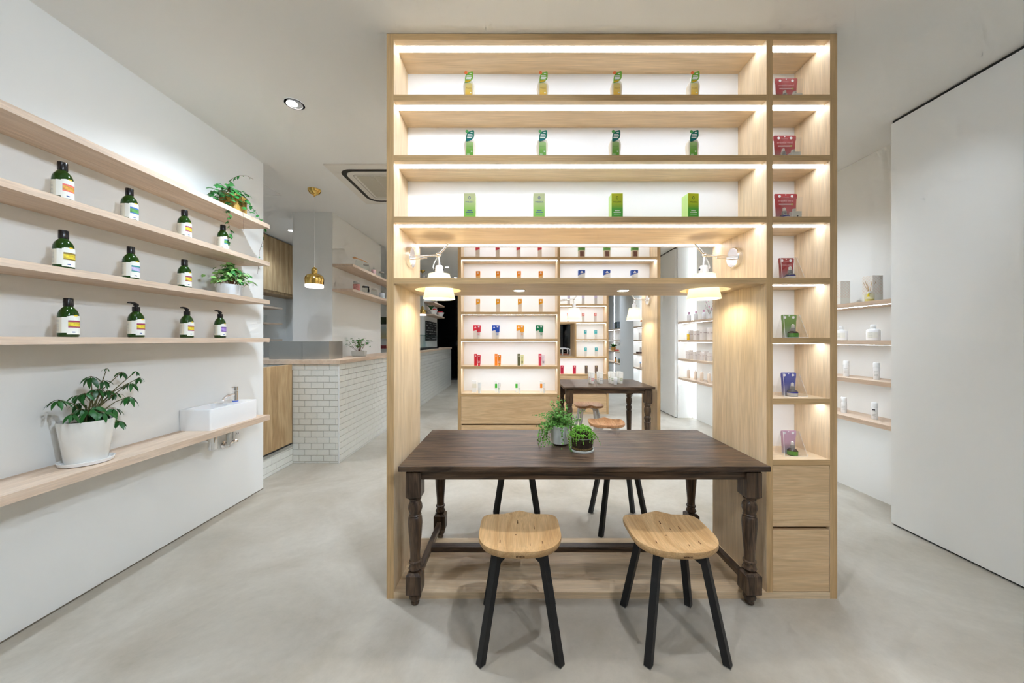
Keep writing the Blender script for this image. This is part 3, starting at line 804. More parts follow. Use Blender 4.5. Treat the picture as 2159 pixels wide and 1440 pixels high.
# ------------------------------------------------------------------ ceiling fixtures
def downlight(x, y, e, label, tilt=None, color=WHITE_LIGHT):
    t = thing('downlight', label, 'light', (x, y, CEIL), group='recessed ceiling downlights')
    MB().lathe([(.062, -.004), (.062, 0), (.050, 0), (.050, -.006)], 36, cap=False).build('trim_ring', M_WPL, t)
    MB().lathe([(.0005, -.0022), (.050, -.0021)], 30).build('reflector', plain('downlight_reflector', rgb(190, 194, 198), .3), t, False)
    MB().lathe([(.0005, -.0042), (.030, -.0040), (.033, -.0024)], 30, (-.013, -.006, 0)).build('lens', M_LENS, t, False)
    spot_light(x, y, CEIL - .03, e, 140, .8, color, aim=tilt, parent=t)
downlight(-1.522, 2.396, 58, 'recessed ceiling downlight nearest, between left wall and bookcase', (-1.62, 2.45, 0), COOL_LIGHT)
downlight(-1.53, 7.8, 20, 'recessed ceiling downlight far down the aisle above the counter')
downlight(-1.57, 9.1, 20, 'tiny recessed ceiling downlight farthest down the aisle')
downlight(-3.33, 5.18, 24, 'recessed ceiling downlight over the kitchen', None, COOL_LIGHT)

def pendant(x, y, label):
    t = thing('pendant_lamp', label, 'lamp', (x, y, CEIL), group='brass bell pendants over the counter')
    MB().lathe([(.066, 0), (.063, -.018), (.048, -.040), (.022, -.056), (.008, -.064), (.008, -.074), (.0005, -.076)], 32).build('canopy', M_BRASS, t)
    MB().tube([(0, 0, -.07), (0, 0, -.85)], .0028, 8).build('cord', M_WPL, t)
    MB().lathe([(.006, -.835), (.012, -.842), (.026, -.853), (.030, -.872), (.0285, -.905), (.045, -.911), (.074, -.924), (.0885, -.944), (.0935, -.966), (.092, -1.0), (.089, -1.026),
                (.087, -1.026), (.09, -1.0), (.0915, -.966), (.087, -.947), (.073, -.928), (.03, -.915)], 40).build('shade', M_BRASS, t)
    MB().lathe([(.0885, -1.026), (.0885, -1.052), (.085, -1.056), (.080, -1.045), (.0005, -1.042)], 36).build('diffuser_ring', emit('pendant_ring', (1, .9, .88), 2.2), t)
    l = bpy.data.lights.new('pendant_glow', 'SPOT'); l.energy = 9; l.spot_size = 2.0; l.spot_blend = .6; l.color = (1, .93, .86); l.shadow_soft_size = .05
    lo = bpy.data.objects.new('pendant_glow', l); COL.objects.link(lo); lo.parent = t; lo.location = (0, 0, -1.07)
pendant(-2.18, 3.77, 'brass bell pendant lamp hanging over the near end of the counter')
pendant(-2.19, 8.155, 'brass bell pendant lamp over the far counter, seen through the bookcase')

ac = thing('air_conditioner', 'white ceiling cassette air conditioner with dark air slot', 'air conditioner', (-1.31, 3.675, CEIL - .001))
hw = .465
MB().prism([(-hw, -hw), (hw, -hw), (hw, hw), (-hw, hw)], -.012, 0, 'xy').build('panel', plain('ac_cream', rgb(236, 232, 224), .45), ac, False)
def ring(o_, i_, z0, z1):
    m = MB(); n = len(o_)
    vs = [(p[0], p[1], z0) for p in o_] + [(p[0], p[1], z0) for p in i_] + [(p[0], p[1], z1) for p in o_] + [(p[0], p[1], z1) for p in i_]
    fs = []
    for k in range(n):
        j = (k + 1) % n
        fs += [(k, j, n + j, n + k), (2 * n + k, 2 * n + j, 3 * n + j, 3 * n + k), (k, 2 * n + k, 2 * n + j, j), (n + k, n + j, 3 * n + j, 3 * n + k)]
    m.add(vs, fs); return m
ring(rrect(.385, .385, .12, 10), rrect(.345, .345, .10, 10), -.0135, -.0122).build('air_slot', plain('slot_dark', rgb(46, 42, 36), .6), ac, False)
MB().prism(rrect(.343, .343, .10, 10), -.017, -.0125, 'xy').build('centre_panel', plain('ac_cream2', rgb(228, 224, 215), .45), ac, False)
ring(rrect(.285, .285, .03, 6), rrect(.281, .281, .028, 6), -.018, -.0168).build('seam', plain('ac_seam', rgb(150, 145, 135), .6), ac, False)
for k in range(3):
    MB().box(-.255 + k * .172, -.255 + k * .172 + .166, -.25, .25, -.0195, -.0172).build('grille', plain('ac_grille', rgb(196, 190, 174), .6), ac, False)

# ------------------------------------------------------------------ green bottles on the left wall
def arc_patch(r, a0, a1, z0, z1, n=10, peak=0.0, thick=.0004):
    m = MB(); vs = []; fs = []
    for i in range(n + 1):
        a = a0 + (a1 - a0) * i / n; k = 1 - abs(2 * i / n - 1)
        zt = z1 + peak * min(1, k * 2.2)
        vs += [(r * math.cos(a), r * math.sin(a), z0), (r * math.cos(a), r * math.sin(a), zt)]
    for i in range(n): fs.append((2 * i, 2 * i + 2, 2 * i + 3, 2 * i + 1))
    return m.add(vs, fs)
BODY = [(.030, 0), (.0335, .004), (.034, .012), (.034, .098), (.0325, .112), (.028, .126), (.020, .138), (.0155, .144), (.015, .150)]
body_me = MB().lathe(BODY, 32).mesh('body', M_GREEN)
cap_me = MB().lathe([(.0155, .146), (.0165, .148), (.0168, .150), (.0165, .183), (.0155, .185), (.0005, .185)], 28).mesh('cap', M_BLKPL)
pump_me = MB().lathe([(.0155, .146), (.0168, .149), (.0165, .172), (.008, .174), (.008, .176), (.0115, .177), (.0115, .188), (.0005, .189)], 24) \
    .tube([(0, 0, .186), (0, -.012, .192), (0, -.030, .194), (0, -.046, .192)], [.008, .007, .0055, .004], 10).mesh('pump', M_BLKPL)
label_me = arc_patch(.0342, -PI * .98, PI * .98, .020, .092, 40).mesh('label', M_CREAM)
white_me = arc_patch(.0345, -PI * .42, -PI * .05, .020, .094, 12).mesh('label_white', M_LABEL)
front_me = arc_patch(.0348, -PI * .27, PI * .27, .013, .097, 14, .005).mesh('front_label', M_LABEL)
bars = MB()
for k in range(9):
    bars.v, bars.f, bars.mi = bars.v, bars.f, bars.mi
    m = arc_patch(.0345, -PI * .80, -PI * .52, .030 + k * .006, .032 + k * .006, 6); bars.add(m.v, m.f)
bars_me = bars.mesh('small_print', plain('grey_print', rgb(186, 186, 184), .6))
gold_me = arc_patch(.0350, -PI * .06, PI * .06, .099, .105, 5).mesh('emblem', plain('emblem_yellow', rgb(232, 200, 50), .45))
crest_me = arc_patch(.03505, -PI * .12, -PI * .02, .021, .026, 5).mesh('seal', plain('seal_blue', rgb(90, 110, 160), .5))
ART = {'orange': (rgb(240, 120, 110), rgb(235, 160, 70)), 'blue': (rgb(70, 120, 190), rgb(96, 160, 84)), 'plum': (rgb(160, 60, 96), rgb(240, 200, 60)),
       'lemon': (rgb(140, 118, 50), rgb(244, 200, 60)), 'teal': (rgb(60, 150, 150), rgb(190, 180, 220)), 'lavender': (rgb(122, 92, 170), rgb(170, 140, 210))}
art_me = {}
for k, (c1, c2) in ART.items():
    a = arc_patch(.0351, -PI * .23, PI * .23, .048, .078, 10)
    art_me[k] = a.mesh('label_art', plain('art_' + k, c2, .5, var=.45, vscale=70))
    b2 = arc_patch(.0352, -PI * .23, PI * .23, .071, .079, 10); b3 = arc_patch(.0352, -PI * .23, PI * .23, .045, .0505, 10); b2.add(b3.v, b3.f)
    art_me[k + '_b'] = b2.mesh('label_band', plain('band_' + k, c1, .5))
def green_bottle(x, y, z, art, pump, label, rz=.05):
    t = thing('shampoo_bottle', label, 'bottle', (x, y, z), rz, 'green bottles on the left wall')
    link('body', body_me, t)
    lb = link('label', label_me, t); link('label_white', white_me, lb); link('small_print', bars_me, lb)
    fr = link('front_label', front_me, t); link('label_art', art_me[art], fr); link('label_band', art_me[art + '_b'], fr); link('emblem', gold_me, fr); link('seal', crest_me, fr)
    if pump: link('pump', pump_me, t)
    else: link('cap', cap_me, t)
ROWN = {2.020: 'second shelf', 1.700: 'third shelf', 1.382: 'eye-level shelf'}
for (px, z, art, pump, lab) in [
    (132, 2.020, 'orange', 0, 'green bottle with pink and orange label picture on the second left shelf'),
    (273, 2.020, 'blue', 0, 'green bottle with blue label picture, second from left on the second shelf'),
    (389, 2.020, 'plum', 0, 'green bottle with plum label band, third from left on the second shelf'),
    (470, 2.020, 'blue', 0, 'green bottle below the trailing ivy, last on the second left shelf'),
    (134, 1.700, 'lemon', 0, 'green bottle with lemon-yellow label picture on the third left shelf'),
    (276, 1.700, 'teal', 0, 'green bottle with teal label picture on the third left shelf'),
    (389, 1.700, 'plum', 0, 'green bottle with plum label beside the variegated ivy on the third shelf'),
    (144, 1.382, 'plum', 0, 'green bottle with plain black cap, first on the eye-level left shelf'),
    (287, 1.382, 'plum', 1, 'green pump bottle second from left on the eye-level shelf'),
    (394, 1.382, 'plum', 1, 'green pump bottle third from left on the eye-level shelf'),
    (464, 1.382, 'lavender', 1, 'green pump bottle with lavender label, rightmost on the eye-level shelf')]:
    X = -2.14; d = F * X / (px - CX)
    green_bottle(X, d, z, art, pump, lab)

# ------------------------------------------------------------------ washbasin and its plumbing
bs = thing('washbasin', 'small white ceramic washbasin on the low oak ledge', 'washbasin', (-2.215, 2.62, .740))
m = MB(); x0, x1, y0, y1, z0, z1 = -.11, .11, -.22, .22, 0, .145
r = .012
out_b = rrect(.107, .217, .012, 4); out_t = rrect(.11, .22, r, 4)
inn_t = rrect(.092, .118, .03, 4, 0, -.085); inn_b = rrect(.07, .095, .03, 4, 0, -.085)
N = len(out_b)
vs = [(p[0], p[1], 0) for p in out_b] + [(p[0], p[1], .139) for p in out_t] + [(p[0] * .985, p[1] * .992, .145) for p in out_t] + [(p[0], p[1], .145) for p in inn_t] + [(p[0], p[1], .06) for p in inn_b]
fs = [tuple(reversed(range(N)))]
for i in range(4):
    for j in range(N):
        j2 = (j + 1) % N; fs.append((i * N + j, i * N + j2, (i + 1) * N + j2, (i + 1) * N + j))
fs.append(tuple(4 * N + j for j in range(N)))
m.add(vs, fs); m.build('bowl', M_CER, bs)
MB().lathe([(.0005, .062), (.018, .062), (.018, .0605)], 20, (0, -.085, 0)).build('drain', M_CHROME, bs)
fc = thing('faucet', 'chrome lever tap standing on the washbasin', 'faucet', (-2.19, 2.72, .885))
MB().lathe([(.019, 0), (.019, .004), (.0165, .006), (.0165, .085), (.0005, .086)], 24).build('column', M_CHROME, fc)
MB().tube([(0, -.01, .058), (0, -.04, .062), (0, -.085, .055), (0, -.11, .04), (0, -.118, .026)], .010, 12).build('spout', M_CHROME, fc)
lv = MB().lathe([(.0165, .090), (.0165, .120), (.0005, .122)], 24).box(-.006, .006, -.04, 0, .115, .121).build('lever', M_CHROME, fc)
MB().lathe([(.0195, .004), (.0195, .010)], 20, ).build('blue_mark', plain('tap_blue', rgb(50, 90, 190), .4), fc)
dp = thing('drain_pipe', 'chrome bottle trap below the oak ledge', 'pipe', (-2.2, 2.53, .571), group='plumbing below the ledge')
MB().lathe([(.0005, 0), (.026, .002), (.028, .006), (.028, .09), (.018, .095), (.018, .127)], 24).build('trap', M_CHROME, dp)
MB().tube([(0, 0, .07), (-.06, -.02, .07), (-.125, -.02, .07)], .013, 12).build('outlet', M_CHROME, dp)
vv = thing('stop_valve', 'chrome stop valve with hose below the oak ledge', 'valve', (-2.325, 2.77, .533), group='plumbing below the ledge')
MB().lathe([(.0, 0), (.030, 0), (.030, .006), (.012, .010), (.012, .05), (.0005, .05)], 20, axis='X').build('flange', M_CHROME, vv)
MB().tube([(.03, 0, 0), (.034, .05, .008)], .010, 12).lathe([(.014, .05), (.017, .055), (.017, .085), (.010, .09)], 14, (.034, 0, .008), axis='Y').build('handle', M_CHROME, vv)
MB().tube([(.04, 0, 0), (.045, -.012, .05), (.06, -.03, .09), (.085, -.03, .13), (.09, -.03, .166)], .011, 12).build('hose', M_STEEL, vv)
ol = thing('power_outlet', 'white wall socket below the oak ledge by the wall end', 'outlet', (-2.325, 2.90, .555))
B(0, .007, -.04, .04, 0, .07).build('plate', M_WPL, ol, False)
B(.007, .009, -.02, .02, .02, .05).build('socket', M_CER, ol, False)
for k in (-.008, .008): B(.009, .0095, k - .002, k + .002, .03, .042).build('slot', M_DGREY, ol, False)

# ------------------------------------------------------------------ leaves
def leaf_mesh(name, mat, w, curl=.25, lobes=0, n=6):
    """unit length along +Y, hanging curl in -Z"""
    m = MB(); vs = []; fs = []
    if lobes == 0:
        for i in range(n + 1):
            t = i / n; ww = w * math.sin(PI * (t ** .8)) + .004; z = -curl * t * t
            vs += [(-ww, t, z + .10 * ww), (0, t, z - .0), (ww, t, z + .10 * ww)]
        for i in range(n):
            a = 3 * i; fs += [(a, a + 1, a + 4, a + 3), (a + 1, a + 2, a + 5, a + 4)]
    else:
        pts = [(0, 0), (.30, -.10), (.50, .10), (.34, .28), (.58, .52), (.30, .60), (0, 1.0), (-.30, .60), (-.58, .52), (-.34, .28), (-.50, .10), (-.30, -.10)]
        vs = [(0, .38, .05)] + [(x * w * 1.6, y, -curl * (x * x + y * y * .6)) for x, y in pts]
        for i in range(len(pts)): fs.append((0, 1 + i, 1 + (i + 1) % len(pts)))
    m.add(vs, fs); return m.mesh(name, mat, True)
LEAF_A = leaf_mesh('leaf', M_LEAF, .155, .30); LEAF_B = leaf_mesh('leaf', M_LEAF2, .5, .3, 1); LEAF_C = leaf_mesh('leaf', M_LEAFV, .55, .3, 1)
LEAF_D = leaf_mesh('leaf', plain('leaf_light', rgb(70, 140, 60), .4, var=.3, vscale=20), .34, .3)
def put_leaf(parent, me, pos, direction, size, roll=0.0):
    d = Vector(direction).normalized()
    q = d.to_track_quat('Y', 'Z'); q = q @ Euler((0, roll, 0)).to_quaternion()
    o = bpy.data.objects.new('leaf', me); COL.objects.link(o); o.parent = parent
    o.rotation_mode = 'QUATERNION'; o.rotation_quaternion = q; o.location = pos; o.scale = (size, size, size)
    return o

# big potted umbrella plant on the ledge
R = random.Random(11)
sau = MB().lathe([(.0005, 0), (.085, 0), (.094, .004), (.098, .020), (.094, .020), (.088, .008), (.0005, .008)], 40).build('plant_saucer', M_CER)
sau.location = (-2.205, 1.79, .740); tag(sau, 'round white ceramic saucer under the umbrella plant pot', 'saucer')
pl = thing('umbrella_plant', 'dark green umbrella plant in a white ceramic pot on the low ledge', 'potted plant', (-2.205, 1.79, .748))
MB().lathe([(.0005, 0), (.070, 0), (.074, .006), (.099, .205), (.0985, .212), (.094, .212), (.091, .19), (.0005, .19)], 44).build('pot', plain('glazed_white', rgb(240, 238, 232), .13, var=.04, vscale=7), pl)
MB().lathe([(.0005, .196), (.0915, .192)], 24).build('soil', M_SOIL, pl)
clus = [(192, 793, 1.0), (225, 777, .45), (217, 802, .8), (257, 784, .8), (286, 783, .5), (294, 796, .7), (274, 807, .9), (272, 836, 1.0), (244, 829, .8), (206, 820, .9), (228, 823, .8), (178, 829, .9),
        (161, 834, .9), (122, 843, .95), (150, 873, .8), (189, 862, 1.2), (217, 868, 1.2), (239, 860, 1.0), (250, 888, .8), (180, 882, 1.2), (232, 882, 1.1), (203, 855, 1.0), (172, 862, 1.0), (200, 878, 1.2), (166, 850, .8)]
base = Vector((0, 0, .195)); L0 = Vector(pl.location)
stm = MB()
top1, top2 = None, None
for i, (px, py, sz) in enumerate(clus):
    X = -2.20 + R.uniform(-.06, .09); d = F * X / (px - CX)
    p = P(px, py, d) - L0
    b0 = base + Vector((R.uniform(-.03, .03), R.uniform(-.03, .03), 0))
    mid = b0.lerp(p, .5) + Vector((R.uniform(-.02, .02), R.uniform(-.02, .02), .035))
    stm.tube([b0, mid, p], [.0032, .0024, .0014], 6)
    n = 7 if sz > .6 else 4
    a0 = R.uniform(0, 6)
    for k in range(n):
        a = a0 + 2 * PI * k / n
        dirv = Vector((math.cos(a), math.sin(a), -.95 + R.uniform(-.5, .45))).normalized()
        st_ = p + dirv * .012 * sz + Vector((0, 0, .004)); stm.tube([p, st_], .0008, 4)
        put_leaf(pl, LEAF_A, st_, dirv, .053 * sz * R.uniform(.8, 1.2), R.uniform(-.5, .5))
stm.build('stem', M_STEM, pl)

def vine(mb, pl, pts, leafme, every, size, rnd, mat=None):
    L0 = Vector(pl.location); q = [p - L0 for p in pts]
    mb.tube(q, .0011, 5)
    for i in range(len(q) - 1):
        seg = q[i + 1] - q[i]; n = max(1, int(seg.length / every))
        for k in range(n):
            p = q[i] + seg * ((k + .5) / n)
            put_leaf(pl, leafme, p, (rnd.uniform(-.5, 1), rnd.uniform(-1, .3), rnd.uniform(-1.2, -.1)), size * 1.1 * rnd.uniform(.7, 1.2), rnd.uniform(-.5, .5))
# trailing ivy in a woven gold basket on the top shelf
iv = thing('trailing_ivy', 'trailing green ivy in a woven gold basket on the top left shelf', 'potted plant', (-2.165, 2.67, 2.334))
M_BASK = plain('woven_gold', rgb(178, 140, 66), .5, var=.35, vscale=120, bump=.5, bscale=160)
MB().prism(rrect(.062, .062, .012, 4), 0, .135, 'xy').build('basket', M_BASK, iv)
MB().prism(rrect(.056, .056, .01, 4), .1352, .137, 'xy').build('soil', M_SOIL, iv)
R = random.Random(4); stm = MB()
for i in range(105):
    a = R.uniform(0, 2 * PI); rr = R.uniform(.02, .135); hz = R.uniform(.09, .235) - rr * .6
    p = Vector((rr * math.cos(a) * .75, rr * math.sin(a) * 1.15 - .02, hz))
    put_leaf(iv, LEAF_B, p, (math.cos(a) * .6 + .45 + R.uniform(-.3, .3), math.sin(a) * .6 - .4 + R.uniform(-.3, .3), R.uniform(-1.1, -.05)), .046 * R.uniform(.7, 1.2), R.uniform(-.4, .4))
    if i % 3 == 0: stm.tube([(R.uniform(-.03, .03), R.uniform(-.03, .03), .135), p], .0012, 5)
dd = 2.62
vine(stm, iv, [P(470, 420, 2.66), P(462, 405, 2.62), P(450, 402, 2.56), P(438, 410, 2.52)], LEAF_B, .018, .04, R)
vine(stm, iv, [P(485, 415, 2.66), P(482, 385, 2.66), P(492, 375, 2.66), P(505, 370, 2.68)], LEAF_B, .02, .036, R)
vine(stm, iv, [P(505, 370, 2.68), P(521, 371, 2.70), P(534, 378, 2.72)], LEAF_B, .09, .012, R)
vine(stm, iv, [P(484, 425, 2.56), P(485, 455, 2.52), P(480, 463, 2.52), P(484, 480, 2.53), P(489, 492, 2.54), P(479, 500, 2.55), P(483, 515, 2.56)], LEAF_B, .025, .034, R)
vine(stm, iv, [P(510, 425, 2.68), P(525, 430, 2.75), P(540, 448, 2.82), P(552, 468, 2.90), P(560, 473, 2.94), P(558, 492, 2.95), P(554, 508, 2.95)], LEAF_B, .038, .034, R)
vine(stm, iv, [P(554, 508, 2.95), P(547, 530, 2.95), P(546, 552, 2.95), P(543, 578, 2.95)], LEAF_B, .09, .016, R)
vine(stm, iv, [P(512, 445, 2.60), P(513, 470, 2.60), P(512, 488, 2.60)], LEAF_B, .1, .008, R)
stm.build('stem', M_STEMR, iv)
# variegated ivy on the third shelf
vi = thing('variegated_ivy', 'variegated ivy in a low white oval pot on the third left shelf', 'potted plant', (-2.165, 2.635, 1.700))
MB().lathe([(.0005, 0), (.078, 0), (.080, .004), (.083, .082), (.080, .082), (.076, .07), (.0005, .07)], 36, sx=.85).build('pot', plain('pale_pot', rgb(224, 228, 232), .2), vi)
MB().lathe([(.0005, .073), (.076, .072)], 24, sx=.85).build('soil', M_SOIL, vi)
R = random.Random(9); stm = MB()
for i in range(110):
    a = R.uniform(0, 2 * PI); rr = min(abs(R.gauss(0, .075)), .15)
    hz = .095 + R.uniform(.02, .165) * (1 - rr * 3.6)
    p = Vector((rr * math.cos(a) * .85, rr * math.sin(a) * 1.1, max(.09, hz)))
    put_leaf(vi, LEAF_C if R.random() < .7 else LEAF_B, p, (math.cos(a) * .6 + .45 + R.uniform(-.3, .3), math.sin(a) * .6 - .45 + R.uniform(-.3, .3), R.uniform(-1.0, .05)), .040 * R.uniform(.75, 1.25), R.uniform(-.4, .4))
    if i % 2: stm.tube([(p.x * .45, p.y * .55, .072), (p.x * .7, p.y * .75, .1), p], .0013, 5)
stm.build('stem', M_STEMR, vi)
# small plant on the counter
cp = thing('counter_plant', 'small green plant in a pale rectangular pot on the counter', 'potted plant', (-2.155, 4.79, 1.142))
MB().hexa([(-.08, -.045, .004), (.08, -.045, .004), (.08, .045, .004), (-.08, .045, .004)], [(-.088, -.05, .072), (.088, -.05, .072), (.088, .05, .072), (-.088, .05, .072)]).build('pot', plain('concrete_pot', rgb(206, 206, 200), .5), cp, False)
B(-.075, .075, -.04, .04, 0, .004).build('foot', M_DGREY, cp, False)
R = random.Random(2); stm = MB()
for i in range(60):
    a = R.uniform(0, 2 * PI); rr = R.uniform(.01, .14)
    p = Vector((rr * math.cos(a) * 1.15, rr * math.sin(a) * .7, .13 + R.uniform(0, .14) * (1 - rr * 2.2)))
    put_leaf(cp, LEAF_D, p, (math.cos(a) + R.uniform(-.4, .4), math.sin(a) - .5, R.uniform(-.5, .35)), .045 * R.uniform(.7, 1.2), R.uniform(-.4, .4))
    if i % 2: stm.tube([(p.x * .25, p.y * .3, .068), p], .0013, 5)
stm.build('stem', M_STEMR, cp)

# wire vine and string of pearls on the long table
TZ = .730
wv = thing('wire_vine', 'wiry small-leaved vine in a pale grey glass pot on the long table', 'potted plant', (.270, 2.135, TZ))
MB().lathe([(.054, .012), (.062, .119), (.0605, .119), (.053, .016), (.0005, .016)], 40).build('pot', plain('frosted_glass', rgb(228, 233, 230), .3), wv)
MB().lathe([(.0005, 0), (.050, 0), (.054, .004), (.0538, .0118), (.0005, .0118)], 40).build('glass_base', M_GLASS, wv)
MB().lathe([(.0005, .108), (.056, .106)], 24).build('soil', M_SOIL, wv)
R = random.Random(21); fol = MB(); stm = MB()
def round_leaf(mb, p, r, rnd):
    n = Vector((rnd.uniform(-.7, .7), rnd.uniform(-1, .2), rnd.uniform(.1, 1))).normalized()
    u = n.orthogonal().normalized(); w = n.cross(u)
    vs = [tuple(p + (u * math.cos(a * PI / 3) + w * math.sin(a * PI / 3)) * r) for a in range(6)] + [tuple(p - n * r * .25)]
    mb.add(vs, [(6, i, (i + 1) % 6) for i in range(6)])
for i in range(150):
    a = R.uniform(0, 2 * PI); rr = abs(R.gauss(0, .06)); hz = .12 + R.uniform(.0, .11) - rr * .35
    tip = Vector((rr * math.cos(a) * 1.3 - .012, rr * math.sin(a), max(.1, hz)))
    if i % 6 == 0: tip = tip * 1.18 + Vector((0, 0, .035))
    b0 = Vector((tip.x * .3, tip.y * .3, .108)); mid = b0.lerp(tip, .5) + Vector((0, 0, .02))
    stm.tube([b0, mid, tip], .00035, 3)
    for k in range(13):
        t = .25 + .75 * k / 12
        q = (b0 * (1 - t) ** 2 + mid * 2 * t * (1 - t) + tip * t * t) + Vector((R.uniform(-.011, .011), R.uniform(-.011, .011), R.uniform(-.009, .009)))
        round_leaf(fol, q, R.uniform(.0036, .006), R)
for i in range(26):
    a = PI + R.uniform(-.9, .75) if i < 18 else R.uniform(-1.8, -.6)
    ext = R.uniform(.06, .13); b0 = Vector((.04 * math.cos(a), .04 * math.sin(a), .115))
    m1 = Vector((ext * math.cos(a), ext * .6 * math.sin(a) - .02, .13)); zend = max(.004, .13 - R.uniform(.05, .15))
    e = Vector(((ext + .02) * math.cos(a), ext * .7 * math.sin(a) - .045, zend)); pts = [b0, m1, (m1 + e) / 2 + Vector((-.006, -.006, 0)), e]
    if i % 5 == 0: pts.append(e + Vector((R.uniform(.0, .06), -.03, -zend + .004)))
    stm.tube(pts, .0004, 3)
    for s_ in range(len(pts) - 1):
        for k in range(6):
            q = pts[s_].lerp(pts[s_ + 1], (k + .5) / 6) + Vector((R.uniform(-.005, .005), R.uniform(-.005, .005), R.uniform(0, .005)))
            round_leaf(fol, q, R.uniform(.004, .0062), R)
fol.build('foliage', M_LEAFS, wv)['kind'] = 'stuff'; stm.build('stem', M_STEMR, wv)
sp = thing('string_of_pearls', 'string-of-pearls plant in a clear glass bowl on the long table', 'potted plant', (.382, 2.022, TZ))
MB().lathe([(.0005, 0), (.064, 0), (.0685, .004), (.070, .078), (.068, .078), (.0665, .012), (.0005, .011)], 44).build('bowl', M_GLASS, sp)
MB().lathe([(.0005, .0125), (.058, .0125), (.061, .024), (.0005, .026)], 36).build('gravel', plain('gravel', rgb(150, 120, 80), .9, var=.5, vscale=120, bump=.8, bscale=150), sp)
MB().lathe([(.060, .024), (.0635, .050), (.061, .085), (.046, .104), (.0005, .112)], 36).build('soil', M_SOIL, sp)
R = random.Random(31); fol = MB()
def pearl(p, r): fol.sphere(p, r, 6, 4, 1.15)
for i in range(420):
    a = R.uniform(0, 2 * PI); t = R.random() ** .6; rr = .067 * t
    pearl((rr * math.cos(a), rr * math.sin(a), .104 + .036 * (1 - t * t) + R.uniform(-.008, .006) - .012 * (t > .8)), R.uniform(.0032, .0046))
for (a, n) in ((-2.75, 8), (-2.45, 5), (-2.2, 7), (-1.95, 4), (-1.75, 6), (-1.5, 3), (-1.2, 5), (-.95, 3), (-.75, 6), (-.5, 4), (-.25, 8), (-3.0, 10), (.1, 5), (.5, 4), (2.9, 6)):
    a += R.uniform(-.08, .08)
    for k in range(n):
        out = .066 + .008 * min(1, k / 2) + R.uniform(-.002, .003) + (.0045 * k if n == 8 and a > -1 else 0); a += R.uniform(-.06, .06)
        pearl((out * math.cos(a), out * math.sin(a) - .003, max(.006, .104 - .0095 * k)), R.uniform(.0030, .0046))
MB().lathe([(.0640, .0), (.0682, .001), (.0693, .0105), (.0680, .0115), (.0640, .0115)], 44, cap=False).build('glass_foot', plain('pale_glass', rgb(222, 230, 228), .06, spec=.7), sp)
MB().lathe([(.0692, .0772), (.0700, .078), (.0692, .0788), (.0684, .078), (.0692, .0772)], 44, cap=False).build('rim', plain('pale_glass', rgb(222, 230, 228), .06), sp)
fol.build('foliage', M_PEARL, sp)['kind'] = 'stuff'

# ------------------------------------------------------------------ products on the nearest bookcase
def smooth_poly(pts, n=6):
    out = []; N = len(pts)
    for i in range(N):
        p0, p1, p2, p3 = (Vector(pts[(i + k - 1) % N]) for k in range(4))
        for j in range(n):
            t = j / n
            q = .5 * ((2 * p1) + (p2 - p0) * t + (2 * p0 - 5 * p1 + 4 * p2 - p3) * t * t + (3 * p1 - p0 - 3 * p2 + p3) * t ** 3); out.append((q.x, q.y))
    return out
WAVE = smooth_poly([(-.029, .001), (.029, .001), (.031, .02), (.028, .045), (.0305, .075), (.031, .098), (.024, .117), (.012, .123), (-.012, .123), (-.024, .117), (-.031, .098), (-.0305, .075), (-.028, .045), (-.031, .02)], 5)
def inset_wave(k): return [(x * k, .062 + (z - .062) * (1 - (1 - k) * .4)) for x, z in WAVE]
wm = MB(); prev = None
layers = [(-.019, .82), (-.0165, .95), (-.012, 1.0), (.012, 1.0), (.0165, .95), (.019, .82)]
n = len(WAVE); vs = []
for y, k in layers: vs += [(x, y, max(.0, z)) for x, z in inset_wave(k)]
fs = [tuple(range(n)), tuple(reversed(range((len(layers) - 1) * n, len(layers) * n)))]
for i in range(len(layers) - 1):
    for j in range(n): fs.append((i * n + j, i * n + (j + 1) % n, (i + 1) * n + (j + 1) % n, (i + 1) * n + j))
wm.add(vs, fs); lotion_me = wm.mesh('body', plain('cream_bottle', rgb(226, 214, 194), .4))
LEAFTAG = smooth_poly([(-.020, .108), (-.016, .105), (.006, .112), (.022, .128), (.0245, .150), (.022, .166), (.006, .163), (-.012, .152), (-.019, .132)], 5)
INK = {'gold': plain('ink_gold', rgb(190, 140, 40), .5), 'green': plain('ink_green', rgb(110, 160, 80), .5), 'navy': plain('ink_navy', rgb(70, 80, 150), .5), 'white': plain('ink_white', rgb(244, 244, 238), .5), 'olive': plain('ink_olive', rgb(90, 120, 20), .5)}
